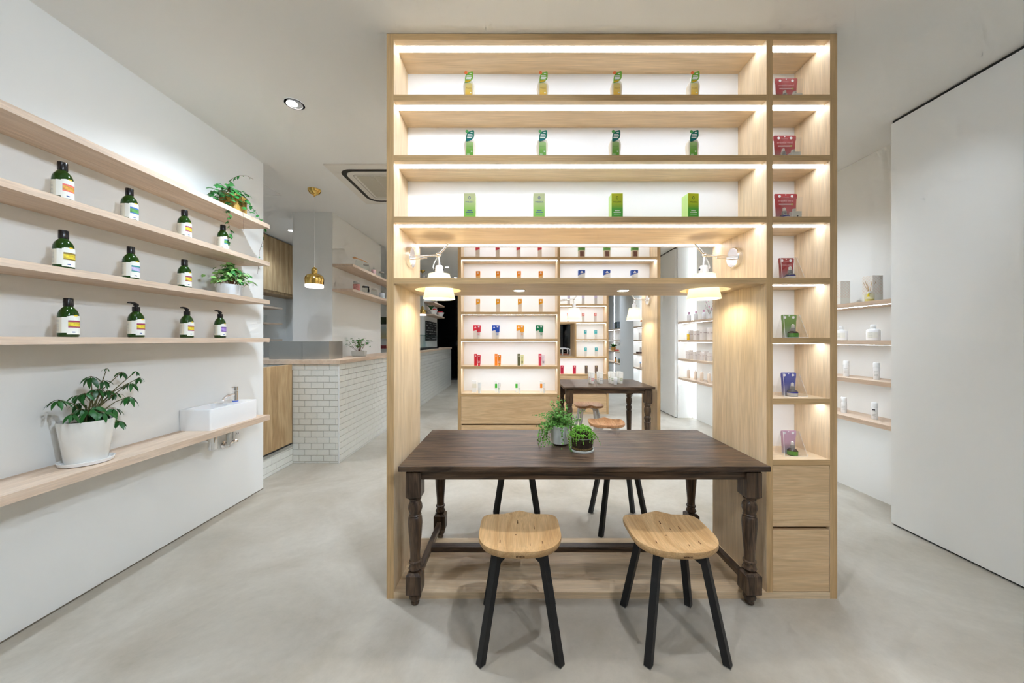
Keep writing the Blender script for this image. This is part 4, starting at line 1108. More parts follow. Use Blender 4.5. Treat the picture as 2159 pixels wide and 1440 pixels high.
def lotion(kind):
    if kind == 'yellow':
        lab = ramp_mat('lotion_label_yellow', [(0, rgb(240, 150, 40)), (.45, rgb(246, 206, 90)), (1, rgb(240, 226, 160))], 'Z', .0, .12)
        tagm = plain('tag_lime', rgb(126, 184, 58), .45); dot = plain('dot_orange', rgb(246, 124, 66), .45); band = plain('tag_gold', rgb(240, 176, 30), .45); ink = INK['gold']
    else:
        lab = ramp_mat('lotion_label_green', [(0, rgb(70, 144, 44)), (.5, rgb(120, 176, 70)), (1, rgb(196, 214, 150))], 'Z', .0, .12)
        tagm = plain('tag_teal', rgb(10, 116, 96), .45); dot = plain('dot_green', rgb(86, 168, 90), .45); band = plain('tag_blue', rgb(10, 110, 140), .45); ink = INK['green']
    t = thing('lotion_bottle', '', 'bottle')
    link('body', lotion_me, t)
    lb = MB().prism([(-.019, .006), (.019, .006), (.019, .100), (.012, .106), (-.012, .106), (-.019, .100)], -.0202, -.0188).build('front_label', lab, t, False)
    lettering('WELEDA', ink, lb, (0, -.0204, .078), .0075)
    MB().box(.006, .014, -.0206, -.02, .050, .056).build('badge', INK['white'], lb, False)
    MB().box(-.015, .0, -.0206, -.02, .036, .038).box(-.015, .002, -.0206, -.02, .028, .030).build('small_print', INK['white'], lb, False)
    MB().lathe([(.012, .122), (.012, .148), (.0005, .149)], 20).build('cap', M_WPL, t)
    tg = MB().prism(LEAFTAG, -.0245, -.0225).build('leaf_tag', tagm, t, False)
    MB().prism([(-.018, .1085), (.004, .1125), (.013, .118), (-.017, .115)], -.0249, -.0245).build('tag_band', band, tg, False)
    MB().box(-.011, .014, -.0249, -.0245, .1395, .1445).box(-.012, .017, -.0249, -.0245, .1315, .1365).box(-.014, .013, -.0249, -.0245, .1235, .1285).box(.004, .016, -.0249, -.0245, .152, .156).build('tag_print', INK['white'], tg, False)
    MB().lathe([(.0005, .0008), (.0085, .0008), (.0085, -.0004)], 20, (-.0145, -.0255, .158), axis='Y').build('sticker', dot, tg, False)
    return t
COLX = lambda px, Y: (px - CX) * Y / F
YP = 1.925
def place(t, x, y, z, label, group, rz=0):
    t.location = (x, y, z); t.rotation_euler = (0, 0, rz); t['label'] = label; t['group'] = group
for kind, zz, pxs, rown in (('yellow', 2.666, (989, 1144, 1299, 1461), 'top shelf'), ('green', 2.346, (991, 1143, 1296, 1459), 'second shelf')):
    pr = lotion(kind)
    for i, px in enumerate(pxs):
        t = pr if i == 0 else copy_tree(pr)
        place(t, COLX(px, YP), YP, zz, '%s of the four %s lotion bottles on the nearest bookcase' % (ORD4[i], kind + ('-labelled' if kind == 'green' else '')), kind + ' lotion bottles', random.uniform(-.06, .06))
def carton(kind):
    t = thing('carton', '', 'carton')
    if kind == 'sage':
        fr = ramp_mat('carton_sage', [(0, rgb(126, 190, 66)), (.35, rgb(150, 200, 90)), (.75, rgb(200, 208, 150)), (1, rgb(206, 208, 156))], 'Z', 0, .144); side = plain('carton_sage_side', rgb(190, 204, 150), .5); ink = INK['navy']
        w = .0305
    else:
        fr = ramp_mat('carton_lime', [(0, rgb(70, 168, 54)), (.42, rgb(90, 178, 50)), (.62, rgb(186, 206, 30)), (1, rgb(214, 216, 20))], 'Z', 0, .144); side = plain('carton_lime_side', rgb(190, 222, 140), .5); ink = INK['olive']
        w = .0305
    B(-w, w, -.0300, .0305, 0, .144).build('box', side, t, False)
    f = B(-w, w, -.0305, -.0301, 0, .144).build('front_print', fr, t, False)
    lettering('WELEDA', ink, f, (0, -.0306, .097), .0115)
    ink2 = ink if kind == 'sage' else INK['white']
    MB().box(-.013, .013, -.0309, -.0305, .048, .0515).box(-.020, .020, -.0309, -.0305, .039, .0435).box(-.018, .018, -.0309, -.0305, .030, .0325).build('small_print', ink2, f, False)
    MB().lathe([(.004, -.0002), (.0065, -.0002), (.0065, .0003), (.004, .0003)], 14, (0, -.0306, .120), axis='Y', sy=1.4, cap=False).build('emblem', ink, f, False)
    return t
prs = carton('sage'); prl = carton('lime')
for i, (px, kind, rz) in enumerate([(991.5, 's', 0), (1136, 's', 0), (1298, 'l', .0), (1455, 'l', .10)]):
    t = {0: prs, 2: prl}.get(i) or copy_tree(prs if kind == 's' else prl)
    place(t, COLX(px, YP), YP, 2.021, ['pale sage-green carton, leftmost on the third bookcase shelf', 'pale sage-green carton, second from left on the third bookcase shelf',
          'bright lime-green carton, third from left on the third bookcase shelf', 'bright lime-green carton turned slightly, rightmost on the third bookcase shelf'][i], 'green cartons', rz)

# carded gift packs in the right-hand column
def pack(col, wide, name):
    t = thing('gift_pack', '', 'package')
    w = .063 if wide else .043; h = .163 if wide else .128; wb = w * .84
    red = ramp_mat('pack_card_' + name, [(0, rgb(196, 192, 190)), (.18, tuple(.5 * a + .5 * b for a, b in zip(col, rgb(200, 190, 190)))), (.55, col), (1, col)], 'Z', 0, h)
    card = [(-wb, .0), (wb, .0), (w * .95, h - .03), (w, h - .026), (w, h - .004), (w - .004, h), (-w + .004, h), (-w, h - .004), (-w, h - .026), (-w * .95, h - .03)]
    c = MB().prism(card, .012, .0135).build('card', red, t, False)
    wt_ = plain('white_button', rgb(244, 240, 238), .4)
    for s in (-1, 1): MB().lathe([(.0005, .0010), (.0065, .0008), (.0075, 0)], 18, (s * w * .55, .0108, h - .014), axis='Y').build('button', wt_, c)
    MB().lathe([(.0005, .0010), (.003, .0008), (.003, 0)], 12, (0, .0108, h - .006), axis='Y').build('hang_hole', wt_, c)
    pk = plain('print_pale', rgb(232, 190, 188), .5)
    if name.startswith('red'):
        lettering('stressful mind', pk, c, (0, .0118, h - .039), .0155 if wide else .0105)
        lettering('aromatherapy', pk, c, (0, .0118, h - .018), .006)
    if wide:
        MB().box(-.038, .034, .0112, .0119, h - .062, h - .055).build('slider', plain('slider_grey', rgb(206, 170, 168), .5), c, False)
        MB().lathe([(.0005, .0006), (.0055, .0004), (.0055, 0)], 16, (.035, .0108, h - .0585), axis='Y').build('slider_knob', plain('knob_lime', rgb(170, 180, 80), .5), c, False)
    bt = MB(); bx = -.030 if wide else .0
    gl = {'red': plain('bottle_amber', rgb(90, 84, 84), .12), 'blue': plain('bottle_amber', rgb(90, 84, 84), .12)}.get(name.split('_')[0], plain('bottle_brown', rgb(62, 44, 36), .12))
    body = MB().lathe([(.0005, 0), (.0235, .0), (.0245, .003), (.0245, .026), (.018, .034), (.0085, .037), (.0085, .042)], 26, (bx, -.016, 0)).build('dropper_bottle', gl, t)
    bandc = {'red': rgb(60, 56, 130), 'blue': rgb(60, 60, 160), 'green': rgb(78, 140, 48), 'pink': rgb(96, 150, 50)}[name.split('_')[0]]
    MB().lathe([(.0248, .004), (.0248, .020)], 26, (bx, -.016, 0), cap=False).build('bottle_label', plain('bl_w_' + name, rgb(214, 208, 200) if name[0] in 'rb' else bandc, .5), body)
    MB().lathe([(.0249, .020), (.0249, .025)], 26, (bx, -.016, 0), cap=False).build('bottle_band', plain('bl_b_' + name, bandc, .5), body)
    MB().lathe([(.0115, .037), (.0115, .055), (.0065, .057)], 20, (bx, -.016, 0)).build('collar', plain('collar_grey', rgb(150, 144, 138), .4), body)
    MB().lathe([(.0075, .056), (.0070, .072), (.0005, .076)], 18, (bx, -.016, 0)).build('dropper_bulb', plain('bulb_cream', rgb(228, 220, 210), .5), body)
    if wide:
        sq = MB().prism(rrect(.026, .014, .005, 4, .034, -.014), 0, .052, 'xy').build('square_bottle', plain('square_cream', rgb(224, 218, 204), .35), t)
        MB().lathe([(.007, .052), (.007, .058), (.009, .060), (.009, .068), (.0005, .069)], 16, (.026, -.014, 0)).build('square_cap', plain('square_cap', rgb(206, 200, 186), .35), sq)
        MB().lathe([(.0005, -.0006), (.0045, -.0004), (.0045, .0)], 14, (.034, -.0284, .026), axis='Y').build('dot', M_INK, sq)
        MB().prism([(-wb, .002), (wb, .002), (w * .93, h - .034), (-w * .93, h - .034)], -.0312, -.0308).build('clear_front', M_ACRYL, t, False)
    else:
        # clear acrylic tent around the card
        f = MB()
        for s in (-1, 1):
            f.hexa([(s * .063, -.034, 0), (s * .0617, -.034, 0), (s * .0617, .034, 0), (s * .063, .034, 0)], [(s * .044, -.014, h), (s * .0425, -.014, h), (s * .0425, .014, h), (s * .044, .014, h)])
        f.hexa([(-.063, -.043, 0), (.063, -.043, 0), (.063, -.0418, 0), (-.063, -.0418, 0)], [(-.044, -.006, h), (.044, -.006, h), (.044, -.0048, h), (-.044, -.0048, h)])
        f.build('acrylic_tent', M_ACRYL, t, False)
        e = MB()
        for s in (-1, 1): e.tube([(s * .063, -.0424, 0.001), (s * .044, -.0055, h)], .0008, 5)
        e.tube([(-.063, -.0424, .001), (.063, -.0424, .001)], .0008, 5); e.build('acrylic_edge', plain('acrylic_edge', rgb(236, 236, 236), .2), t, False)
    return t
REDC = rgb(176, 62, 62)
for (nm, col, wide, zz, px, lab) in [
    ('red', REDC, True, 2.666, 1661, 'wide red carded gift pack on the top shelf of the right column'),
    ('red', REDC, True, 2.346, 1658, 'wide red carded gift pack on the second shelf of the right column'),
    ('red', REDC, True, 2.021, 1660, 'wide red carded gift pack on the third shelf of the right column'),
    ('red_small', REDC, False, 1.697, 1661, 'small red carded dropper pack in a clear tent, right column'),
    ('green', rgb(120, 154, 66), False, 1.380, 1667, 'small green carded dropper pack in a clear tent, right column'),
    ('blue', rgb(84, 88, 168), False, 1.058, 1666, 'small blue carded dropper pack in a clear tent, right column'),
    ('pink', rgb(214, 168, 188), False, .735, 1666, 'small pink carded dropper pack in a clear tent, lowest in the right column')]:
    t = pack(col, wide, nm); place(t, COLX(px, 1.935), 1.935, zz, lab, 'carded packs in the right column')

# ------------------------------------------------------------------ products on the second and third bookcases
def two_tone(name, w, h, dpt, bot, topc, split, mark=None, slant=0.0, square=None):
    """printed carton: lower colour, upper colour with a slanted edge"""
    t = thing('carton', '', 'carton')
    B(-w / 2, w / 2, -dpt / 2, dpt / 2, 0, h).build('box', plain('pt_' + name + '_b', bot, .5), t, False)
    MB().prism([(-w / 2 - .0004, h * split - slant), (w / 2 + .0004, h * split + slant), (w / 2 + .0004, h + .0004), (-w / 2 - .0004, h + .0004)], -dpt / 2 - .0005, dpt / 2 + .0004).build('upper_print', plain('pt_' + name + '_t', topc, .5), t, False)
    if square: B(-w * .3, w * .3, -dpt / 2 - .001, -dpt / 2, h * .12, h * .52).build('picture', plain('sq_' + name, square, .5, var=.3, vscale=60), t, False)
    pm = plain('print_' + name, mark or rgb(250, 244, 236), .5)
    MB().box(-w * .22, w * .22, -dpt / 2 - .001, -dpt / 2 - .0005, h * .80, h * .84).box(-w * .12, w * .12, -dpt / 2 - .001, -dpt / 2 - .0005, h * .88, h * .93).build('print', pm, t, False)
    return t
def tube_pack(name, w, h, body, topc, split, mark):
    """squeeze tube standing on its cap: wide crimped top"""
    t = thing('cream_tube', '', 'tube')
    m = MB(); n = 20; vs = []; fs = []
    lv = [(0, .36, 1), (.16, .36, 1), (.17, .42, 1), (.5, .46, .75), (.9, .50, .22), (1.0, .505, .04)]
    for (zz, hw_, fl) in lv:
        for j in range(n):
            a = 2 * PI * j / n; vs.append((w * hw_ * math.cos(a), w * .36 * max(fl, .05) * math.sin(a), h * zz))
    for i in range(len(lv) - 1):
        for j in range(n): fs.append((i * n + j, i * n + (j + 1) % n, (i + 1) * n + (j + 1) % n, (i + 1) * n + j))
    fs.append(tuple(reversed(range(n)))); fs.append(tuple((len(lv) - 1) * n + j for j in range(n)))
    mats = [plain('tb_' + name, body, .4), plain('tt_' + name, topc, .4)]
    m.add(vs, fs); o = m.build('tube_body', mats, t)
    for p in o.data.polygons:
        if p.center.z > h * split: p.material_index = 1
    MB().box(-w * .3, w * .3, -w * .32, -w * .3, h * .42, h * .45).box(-w * .25, w * .25, -w * .34, -w * .32, h * .28, h * .31).build('print', plain('tp_' + name, mark, .5), t, False)
    MB().box(-w * .18, w * .18, -w * .20, -w * .185, h * .86, h * .93).build('hang_tab', M_WPL, t, False)
    return t
Y2P = Y2B + .07
BEIGE = rgb(226, 212, 198)
def row_of(proto, pxs, y, z, labf, group, rz=None):
    for i, px in enumerate(pxs):
        t = proto if i == 0 else copy_tree(proto)
        place(t, COLX(px, y), y, z, labf(i), group, (rz[i] if rz else 0))
row_of(two_tone('pinkbox', .046, .150, .03, BEIGE, rgb(226, 66, 86), .62, None, .006), (1007, 1049, 1093, 1138), Y2P, 2.346, lambda i: '%s of the four red-topped beige cartons high on the second bookcase' % ORD4[i], 'red-topped cartons')
row_of(two_tone('orangebox', .049, .165, .03, rgb(244, 190, 120), rgb(244, 144, 24), .66, None, .010), (1008, 1050, 1094, 1140), Y2P, 2.021, lambda i: '%s of the four orange cartons above the lamp shelf, second bookcase' % ORD4[i], 'orange cartons')
row_of(two_tone('amberbox', .046, .157, .03, rgb(226, 206, 184), rgb(246, 164, 24), .62, None, .010), (1008, 1050, 1096, 1140), Y2P, 1.697, lambda i: '%s of the four amber-topped beige cartons just below the lamp shelf' % ORD4[i], 'amber-topped cartons')
row_of(two_tone('greenbox', .076, .150, .05, rgb(214, 200, 176), rgb(104, 168, 80), .62, rgb(90, 60, 50), 0, rgb(120, 82, 70)), (1226, 1279, 1338), Y2P + .02, 2.346, lambda i: '%s of three green and brown cartons high on the second bookcase' % ORD3[i], 'green and brown cartons')
row_of(two_tone('bluebox', .076, .180, .05, rgb(230, 226, 218), rgb(48, 82, 160), .74, None, .014, rgb(206, 190, 160)), (1226, 1279, 1337), Y2P + .02, 2.021, lambda i: '%s of three blue and white cartons above the lamp shelf' % ORD3[i], 'blue and white cartons')
for i, (px, nm, c) in enumerate([(1005.5, 'red', rgb(224, 48, 66)), (1045, 'blue', rgb(28, 76, 176)), (1096.5, 'yellow', rgb(246, 160, 22)), (1137, 'green', rgb(10, 128, 78))]):
    place(two_tone('row4' + nm, .05, .162, .03, rgb(228, 220, 210), c, .62, None, .008), COLX(px - 3, Y2P + .03), Y2P + .03, 1.380, '%s-topped carton behind its tube, eye-level shelf of the second bookcase' % nm, 'eye-level cartons')
    place(tube_pack('row4' + nm, .050, .158, rgb(232, 226, 218), c, .62, c), COLX(px + 4, Y2P - .03), Y2P - .03, 1.380, '%s-topped tube in front of its carton, eye-level shelf of the second bookcase' % nm, 'eye-level tubes')
for i, (px, nm, c, tb, tt) in enumerate([(1003, 'red', rgb(208, 30, 44), rgb(226, 70, 80), rgb(214, 34, 50)), (1046, 'orange', rgb(250, 140, 30), rgb(250, 170, 60), rgb(248, 140, 30)),
                                     (1094, 'black and yellow', rgb(92, 92, 60), rgb(240, 236, 220), rgb(232, 226, 160)), (1138.5, 'crimson', rgb(214, 60, 84), rgb(246, 240, 240), rgb(240, 220, 224))]):
    place(two_tone('row5' + nm, .033, .140, .03, c, tuple(min(1, v * 1.05) for v in c), .5), COLX(px, Y2P + .03), Y2P + .03, 1.058, '%s carton paired with a tube, shelf below eye level, second bookcase' % nm, 'paired cartons')
    place(tube_pack('row5' + nm, .038, .128, tb, tt, .3, rgb(40, 40, 40) if i > 1 else rgb(250, 240, 230)), COLX(px + 7, Y2P - .03), Y2P - .03, 1.058, 'tube beside the %s carton, shelf below eye level' % nm, 'paired tubes')
for i, (px, nm, c) in enumerate([(1000, 'cream', rgb(236, 230, 214)), (1046, 'green', rgb(64, 184, 50)), (1089, 'second green', rgb(64, 184, 51)), (1141, 'orange', rgb(250, 150, 30))]):
    t = thing('carton', '', 'carton'); w = .05 if i == 0 else .026
    B(-w / 2, w / 2, -.015, .015, 0, .14).build('box', plain('rowsix_white', rgb(242, 240, 236), .5), t, False)
    B(-w / 2 - .0003, w / 2 + .0003, -.0155, .0, .055, .105).build('colour_block', plain('row6' + nm, c, .5), t, False)
    place(t, COLX(px, Y2P + .03), Y2P + .03, .735, 'white carton with %s block on the lowest shelf of the second bookcase' % nm, 'lowest-shelf cartons')
    place(tube_pack('row6' + nm, .034 if i else .045, .125, rgb(244, 243, 238), rgb(244, 243, 238), .99, c), COLX(px + (11 if i == 0 else 6), Y2P - .02), Y2P - .02, .735, 'white tube beside the %s-block carton on the lowest shelf' % nm, 'lowest-shelf tubes')
Y3P = Y3B + .07
row_of(two_tone('lilac', .045, .165, .03, rgb(206, 198, 192), rgb(200, 186, 214), .7), (1199, 1229.5, 1256), Y3P, 2.021, lambda i: '%s of three lilac-topped cartons high on the farthest bookcase' % ORD3[i], 'lilac-topped cartons')
row_of(two_tone('salmon', .042, .165, .03, rgb(218, 206, 196), rgb(236, 140, 128), .66), (1198, 1229.5, 1255), Y3P, 1.697, lambda i: '%s of three salmon-topped cartons on the farthest bookcase' % ORD3[i], 'salmon-topped cartons')
row_of(two_tone('teal', .045, .165, .03, rgb(228, 222, 214), rgb(80, 186, 190), .60), (1234, 1256), Y3P, 1.380, lambda i: '%s of the upper pair of teal-topped cartons, farthest bookcase' % ('left', 'right')[i], 'teal-topped cartons')
row_of(two_tone('teal2', .045, .165, .03, rgb(228, 222, 214), rgb(80, 186, 191), .60), (1234.5, 1257), Y3P, 1.058, lambda i: '%s of the lower pair of teal-topped cartons, farthest bookcase' % ('left', 'right')[i], 'teal-topped cartons')
row_of(two_tone('crimson3', .052, .155, .03, rgb(206, 34, 70), rgb(208, 36, 72), .5), (1185, 1211), Y3P, .735, lambda i: '%s crimson carton on the low shelf of the farthest bookcase' % ('left', 'right')[i], 'crimson cartons')
row_of(two_tone('brown3', .048, .155, .03, rgb(112, 92, 80), rgb(114, 94, 82), .5, rgb(220, 190, 110)), (1236, 1257), Y3P, .735, lambda i: '%s brown carton on the low shelf of the farthest bookcase' % ('left', 'right')[i], 'brown cartons')
# tubes on the farther table
T2 = .817
for i, (px, mk) in enumerate([(1249, rgb(230, 70, 110)), (1267, rgb(150, 160, 170)), (1291, rgb(120, 160, 60)), (1309, rgb(140, 170, 70))]):
    place(tube_pack('tt%d' % i, .062, .145, rgb(246, 246, 242), rgb(246, 246, 242), .99, mk), COLX(px, 4.40), 4.40, T2, 'white tube, %s in the front row on the farther dark table' % ORD4[i], 'white tubes on the farther table')
    place(tube_pack('tb%d' % i, .060, .143, rgb(246, 246, 242), rgb(246, 246, 242), .99, mk), COLX(px - 4.5, 4.50), 4.50, T2, 'white tube, %s in the back row on the farther dark table' % ORD4[i], 'white tubes on the farther table')
wb = thing('spray_bottle', 'slim white bottle in front of the tubes on the farther table', 'bottle', (COLX(1297.5, 4.28), 4.28, T2))
MB().lathe([(.0005, 0), (.020, 0), (.022, .003), (.022, .085), (.012, .098), (.011, .10)], 22).build('body', M_CER, wb)
MB().lathe([(.011, .10), (.0125, .101), (.011, .145), (.0005, .147)], 18).build('cap', M_WPL, wb)

# ------------------------------------------------------------------ jars, bowls
M_LIDM = plain('jar_lid', (.55, .55, .54), .3, 1.0)
def jar(x, y, z, r, h, label, content=None, lid=True, bottle=False):
    t = thing('glass_jar', label, 'jar', (x, y, z), group='jars on the column shelves')
    if bottle: MB().lathe([(.0005, .003), (r, .003), (r, h * .45), (r * .35, h * .65), (r * .3, h), (r * .25, h), (r * .3, h * .62), (r * .94, h * .44), (r * .94, .006)], 20).build('glass', M_GLASS, t)
    else: MB().lathe([(.0005, .0), (r * .95, .0), (r, .006), (r, h * .8), (r * .8, h * .9), (r * .76, h * .9), (r * .95, h * .79), (r * .95, .008)], 22).build('glass', M_GLASS, t)
    if content: MB().lathe([(.0005, .010), (r * .92, .010), (r * .92, h * .72), (.0005, h * .74)], 18).build('contents', content, t)
    if lid: MB().lathe([(r * .86, h * .84), (r * .88, h * .85), (r * .86, h), (.0005, h * 1.01)], 22).build('lid', M_LIDM, t)
    elif bottle: MB().lathe([(r * .28, h), (r * .34, h * 1.03), (r * .2, h * 1.12), (.0005, h * 1.13)], 14).build('stopper', M_GLASS, t)
    return t
XJ = -2.13
jd = lambda px: F * XJ / (px - CX)
sweets = plain('pink_sweets', rgb(240, 150, 146), .6, var=.35, vscale=60)
jar(XJ, jd(752), 2.018, .047, .125, 'glass jar of pink sweets on the lower column shelf', sweets)
ja = jar(XJ, jd(771), 2.018, .046, .115, 'glass jar with black ribbon, second on the lower column shelf', None)
MB().lathe([(.0475, .088), (.0475, .104)], 20).build('ribbon', M_BLKPL, ja); MB().tube([(.046, -.012, .09), (.052, -.03, .05), (.05, -.045, .012)], .006, 6).tube([(.046, -.012, .09), (.054, -.012, .05), (.052, -.014, .02)], .005, 6).build('ribbon_tail', M_BLKPL, ja)
jar(XJ, jd(789), 2.018, .044, .115, 'plain glass jar, third on the lower column shelf')
jar(XJ, jd(805), 2.018, .048, .12, 'stoppered glass bottle at the far end of the lower column shelf', plain('bath_salt', rgb(214, 218, 226), .6), False, True)
js = jar(XJ, jd(757), 2.334, .046, .125, 'glass jar with a wooden scoop on top, upper column shelf', None, False)
scoop = thing('wooden_scoop', 'small wooden scoop lying across the open jar on the upper shelf', 'scoop', (XJ, jd(757), 2.459))
M_SC = plain('scoop_wood', rgb(222, 170, 120), .55)
MB().tube([(-.03, -.05, .008), (0, .0, .004), (.03, .09, -.002), (.04, .16, -.008)], [.008, .006, .006, .005], 8).build('handle', M_SC, scoop)
MB().lathe([(.0005, -.018), (.018, -.015), (.024, 0), (.021, 0), (.015, -.011), (.0005, -.013)], 16, (-.035, -.06, .014)).build('bowl', M_SC, scoop)
jar(XJ, jd(772), 2.334, .044, .105, 'lidded glass jar, second on the upper column shelf')
jar(XJ, jd(788), 2.334, .036, .11, 'slim glass bottle with pink base on the upper column shelf', plain('pink_salt', rgb(246, 200, 200), .6), False, True)
jar(XJ, jd(804), 2.334, .044, .105, 'lidded glass jar at the far end of the upper column shelf')
for (px, lab) in ((913.5, 'white bowl of vegetables with green leaves on the far round-ended shelf'), (928, 'white bowl of red fruit on the far round-ended shelf')):
    X = -2.17; d = F * X / (px - CX)
    t = thing('fruit_bowl', lab, 'bowl', (X, d, 2.02), group='bowls on the far shelf')
    MB().lathe([(.0005, 0), (.06, 0), (.12, .12), (.114, .12), (.056, .008), (.0005, .008)], 24).build('bowl', M_CER, t)
rf = random.Random(6)
for (px, nm) in ((913.5, 'vegetable'), (928, 'fruit')):
    X = -2.17; d = F * X / (px - CX)
    for k in range(6):
        c = [rgb(220, 60, 30), rgb(236, 130, 40), rgb(190, 30, 40), rgb(150, 180, 90), rgb(220, 220, 190), rgb(200, 40, 40)][k] if nm == 'vegetable' else [rgb(200, 20, 50), rgb(214, 40, 60), rgb(120, 170, 60), rgb(190, 20, 60), rgb(220, 60, 60), rgb(206, 30, 50)][k]
        a = k * PI / 3
        f = MB().lathe([(.0005, -.034), (.018, -.031), (.033, -.008), (.034, .006), (.024, .027), (.008, .031), (.0005, .029)], 14).build(nm, plain('produce_%s%d' % (nm, k), c, .4), None)
        f.location = (X + .055 * math.cos(a), d + .055 * math.sin(a), 2.02 + .125)
        tag(f, '%s %s in the %s on the far shelf' % (('red', 'orange', 'dark red', 'green', 'pale', 'scarlet')[k] if nm == 'vegetable' else ('crimson', 'pinkish', 'green', 'purple-red', 'light red', 'ruby')[k], nm, 'vegetable bowl' if nm == 'vegetable' else 'red fruit bowl'), nm, nm + 's in a bowl')
gr = thing('leafy_greens', 'sprig of dark green leaves standing in the vegetable bowl', 'greens', (-2.17, F * -2.17 / (909 - CX), 2.13))
for k in range(12):
    a = k * .52; put_leaf(gr, LEAF_A, (0, 0, 0), (math.cos(a) * .5, math.sin(a) * .5, .9), .16, 0)

# ------------------------------------------------------------------ right-hand wall shelves
XR = 2.95
rd = lambda px: F * XR / (px - CX)
def lattice_box(px, z, w, h, colr, label, yoff=0):
    t = thing('carton', label, 'carton', (XR, rd(px) + yoff, z), group='patterned cartons on the right wall')
    B(-w / 2, w / 2, -w / 2, w / 2, 0, h).build('box', M_LABEL, t, False)
    m = MB()
    for face in (0, 1):
        for i in range(3):
            for k in range(6):
                u = -w / 2 + w * (i + .5) / 3; v = h - (k + .5) * h * .7 / 6; s_ = w / 6.6
                for (du, dv, du2, dv2) in ((0, s_, s_, 0), (s_, 0, 0, -s_), (0, -s_, -s_, 0), (-s_, 0, 0, s_)):
                    a, b = (u + du, v + dv), (u + du2, v + dv2)
                    if face == 0: m.tube([(a[0], -w / 2 - .0002, a[1]), (b[0], -w / 2 - .0002, b[1])], .0006, 4)
                    else: m.tube([(-w / 2 - .0002, a[0], a[1]), (-w / 2 - .0002, b[0], b[1])], .0006, 4)
    m.build('lattice_print', plain('lattice_' + label[:5], colr, .5), t, False)
lattice_box(1773, 1.68, .085, .215, rgb(240, 190, 175), 'white carton with coral lattice print on the top right-hand shelf')
lattice_box(1842, 1.68, .085, .215, rgb(208, 218, 150), 'white carton with lime lattice print on the top right-hand shelf', 0.01)
rdif = thing('reed_diffuser', 'clear reed diffuser with yellow tassel on the top right-hand shelf', 'diffuser', (XR - .05, 2.86, 1.68))
MB().lathe([(.0005, 0), (.028, 0), (.030, .003), (.030, .055), (.024, .066), (.012, .070), (.012, .076)], 24).build('bottle', clear('tinted_glass', (.98, .96, .85), .06), rdif)
MB().lathe([(.0005, .003), (.027, .003), (.027, .022), (.0005, .022)], 20).build('oil', plain('diffuser_oil', rgb(236, 224, 150), .15), rdif)
MB().lathe([(.0135, .068), (.0135, .084), (.009, .085)], 18).build('collar', M_WPL, rdif)
rr_ = MB()
for k in range(6): rr_.tube([(0, 0, .06), (.045 * math.cos(k * 1.05 + .3), .03 * math.sin(k * 1.05 + .3), .165)], .0016, 6)
rr_.build('reed', plain('reed', rgb(206, 172, 120), .6), rdif)
MB().sphere((-.018, -.012, .064), .006, 8, 6).lathe([(.004, 0), (.010, -.022), (.0005, -.022)], 10, (-.024, -.014, .062)).build('tassel', plain('tassel_yellow', rgb(240, 216, 40), .6), rdif)
def white_bottle(px, z, kind, label, X=XR, tint=None, capc=None, group='white bottles on the right wall'):
    t = thing('bottle', label, 'bottle', (X, F * X / (px - CX), z), group=group)
    bm_ = M_CER if tint is None else tint
    if kind == 'round':
        MB().lathe([(.0005, 0), (.040, 0), (.043, .003), (.043, .082), (.038, .092), (.016, .097), (.015, .104)], 30).build('body', bm_, t)
        MB().lathe([(.0165, .104), (.0185, .110), (.0185, .124), (.012, .132), (.0005, .133)], 22).build('cap', M_WPL, t)
        arc_patch(.0432, PI * .95, PI * 1.45, .02, .07, 8).build('label', M_LABEL, t); 
        mm = MB()
        for q in range(5):
            a = arc_patch(.0434, PI * 1.02, PI * 1.22, .026 + q * .009, .028 + q * .009, 4); mm.add(a.v, a.f)
        mm.build('small_print', plain('grey_print', rgb(150, 150, 150), .6), t)
    elif kind == 'slim':
        MB().lathe([(.0005, 0), (.019, 0), (.0205, .002), (.0205, .096), (.0195, .099)], 24).build('body', bm_, t)
        MB().lathe([(.0195, .0995), (.0205, .100), (.0205, .135), (.018, .138), (.0005, .139)], 22).build('cap', M_WPL if capc is None else capc, t)
        mm = MB()
        for q in range(4):
            a = arc_patch(.0208, PI * 1.0, PI * 1.4, .03 + q * .012, .033 + q * .012, 4); mm.add(a.v, a.f)
        mm.build('small_print', plain('grey_print', rgb(150, 150, 150), .6), t)
    elif kind == 'pump':
        MB().lathe([(.0005, 0), (.024, 0), (.026, .003), (.026, .118), (.020, .135), (.010, .140)], 22).build('body', bm_, t)
        MB().lathe([(.011, .14), (.011, .155), (.005, .157), (.005, .178), (.0005, .178)], 16).tube([(0, 0, .175), (-.02, -.01, .175)], .004, 8).build('cap', M_WPL if capc is None else capc, t)
    elif kind == 'flask':
        MB().lathe([(.0005, 0), (.030, 0), (.032, .003), (.032, .10), (.018, .118), (.012, .122)], 22).build('body', bm_, t)
        MB().lathe([(.0135, .121), (.0145, .123), (.0145, .16), (.0005, .161)], 18).build('cap', M_WPL if capc is None else capc, t)
    return t
white_bottle(1774, 1.362, 'round', 'round white bottle nearer the bookcase on the second right-hand shelf')
white_bottle(1841, 1.362, 'round', 'round white bottle beside the sliding door on the second right-hand shelf')
white_bottle(1784, 1.043, 'slim', 'slim white bottle nearer the bookcase on the third right-hand shelf')
white_bottle(1848, 1.043, 'slim', 'slim white bottle beside the sliding door on the third right-hand shelf')
white_bottle(1779, .714, 'slim', 'slim white bottle nearer the bookcase on the lowest right-hand shelf')
bk = white_bottle(1844, .714, 'slim', 'slim white bottle with dark mark on the lowest right-hand shelf')
arc_patch(.0209, PI * 1.0, PI * 1.3, .075, .085, 4).build('dark_mark', M_INK, bk)
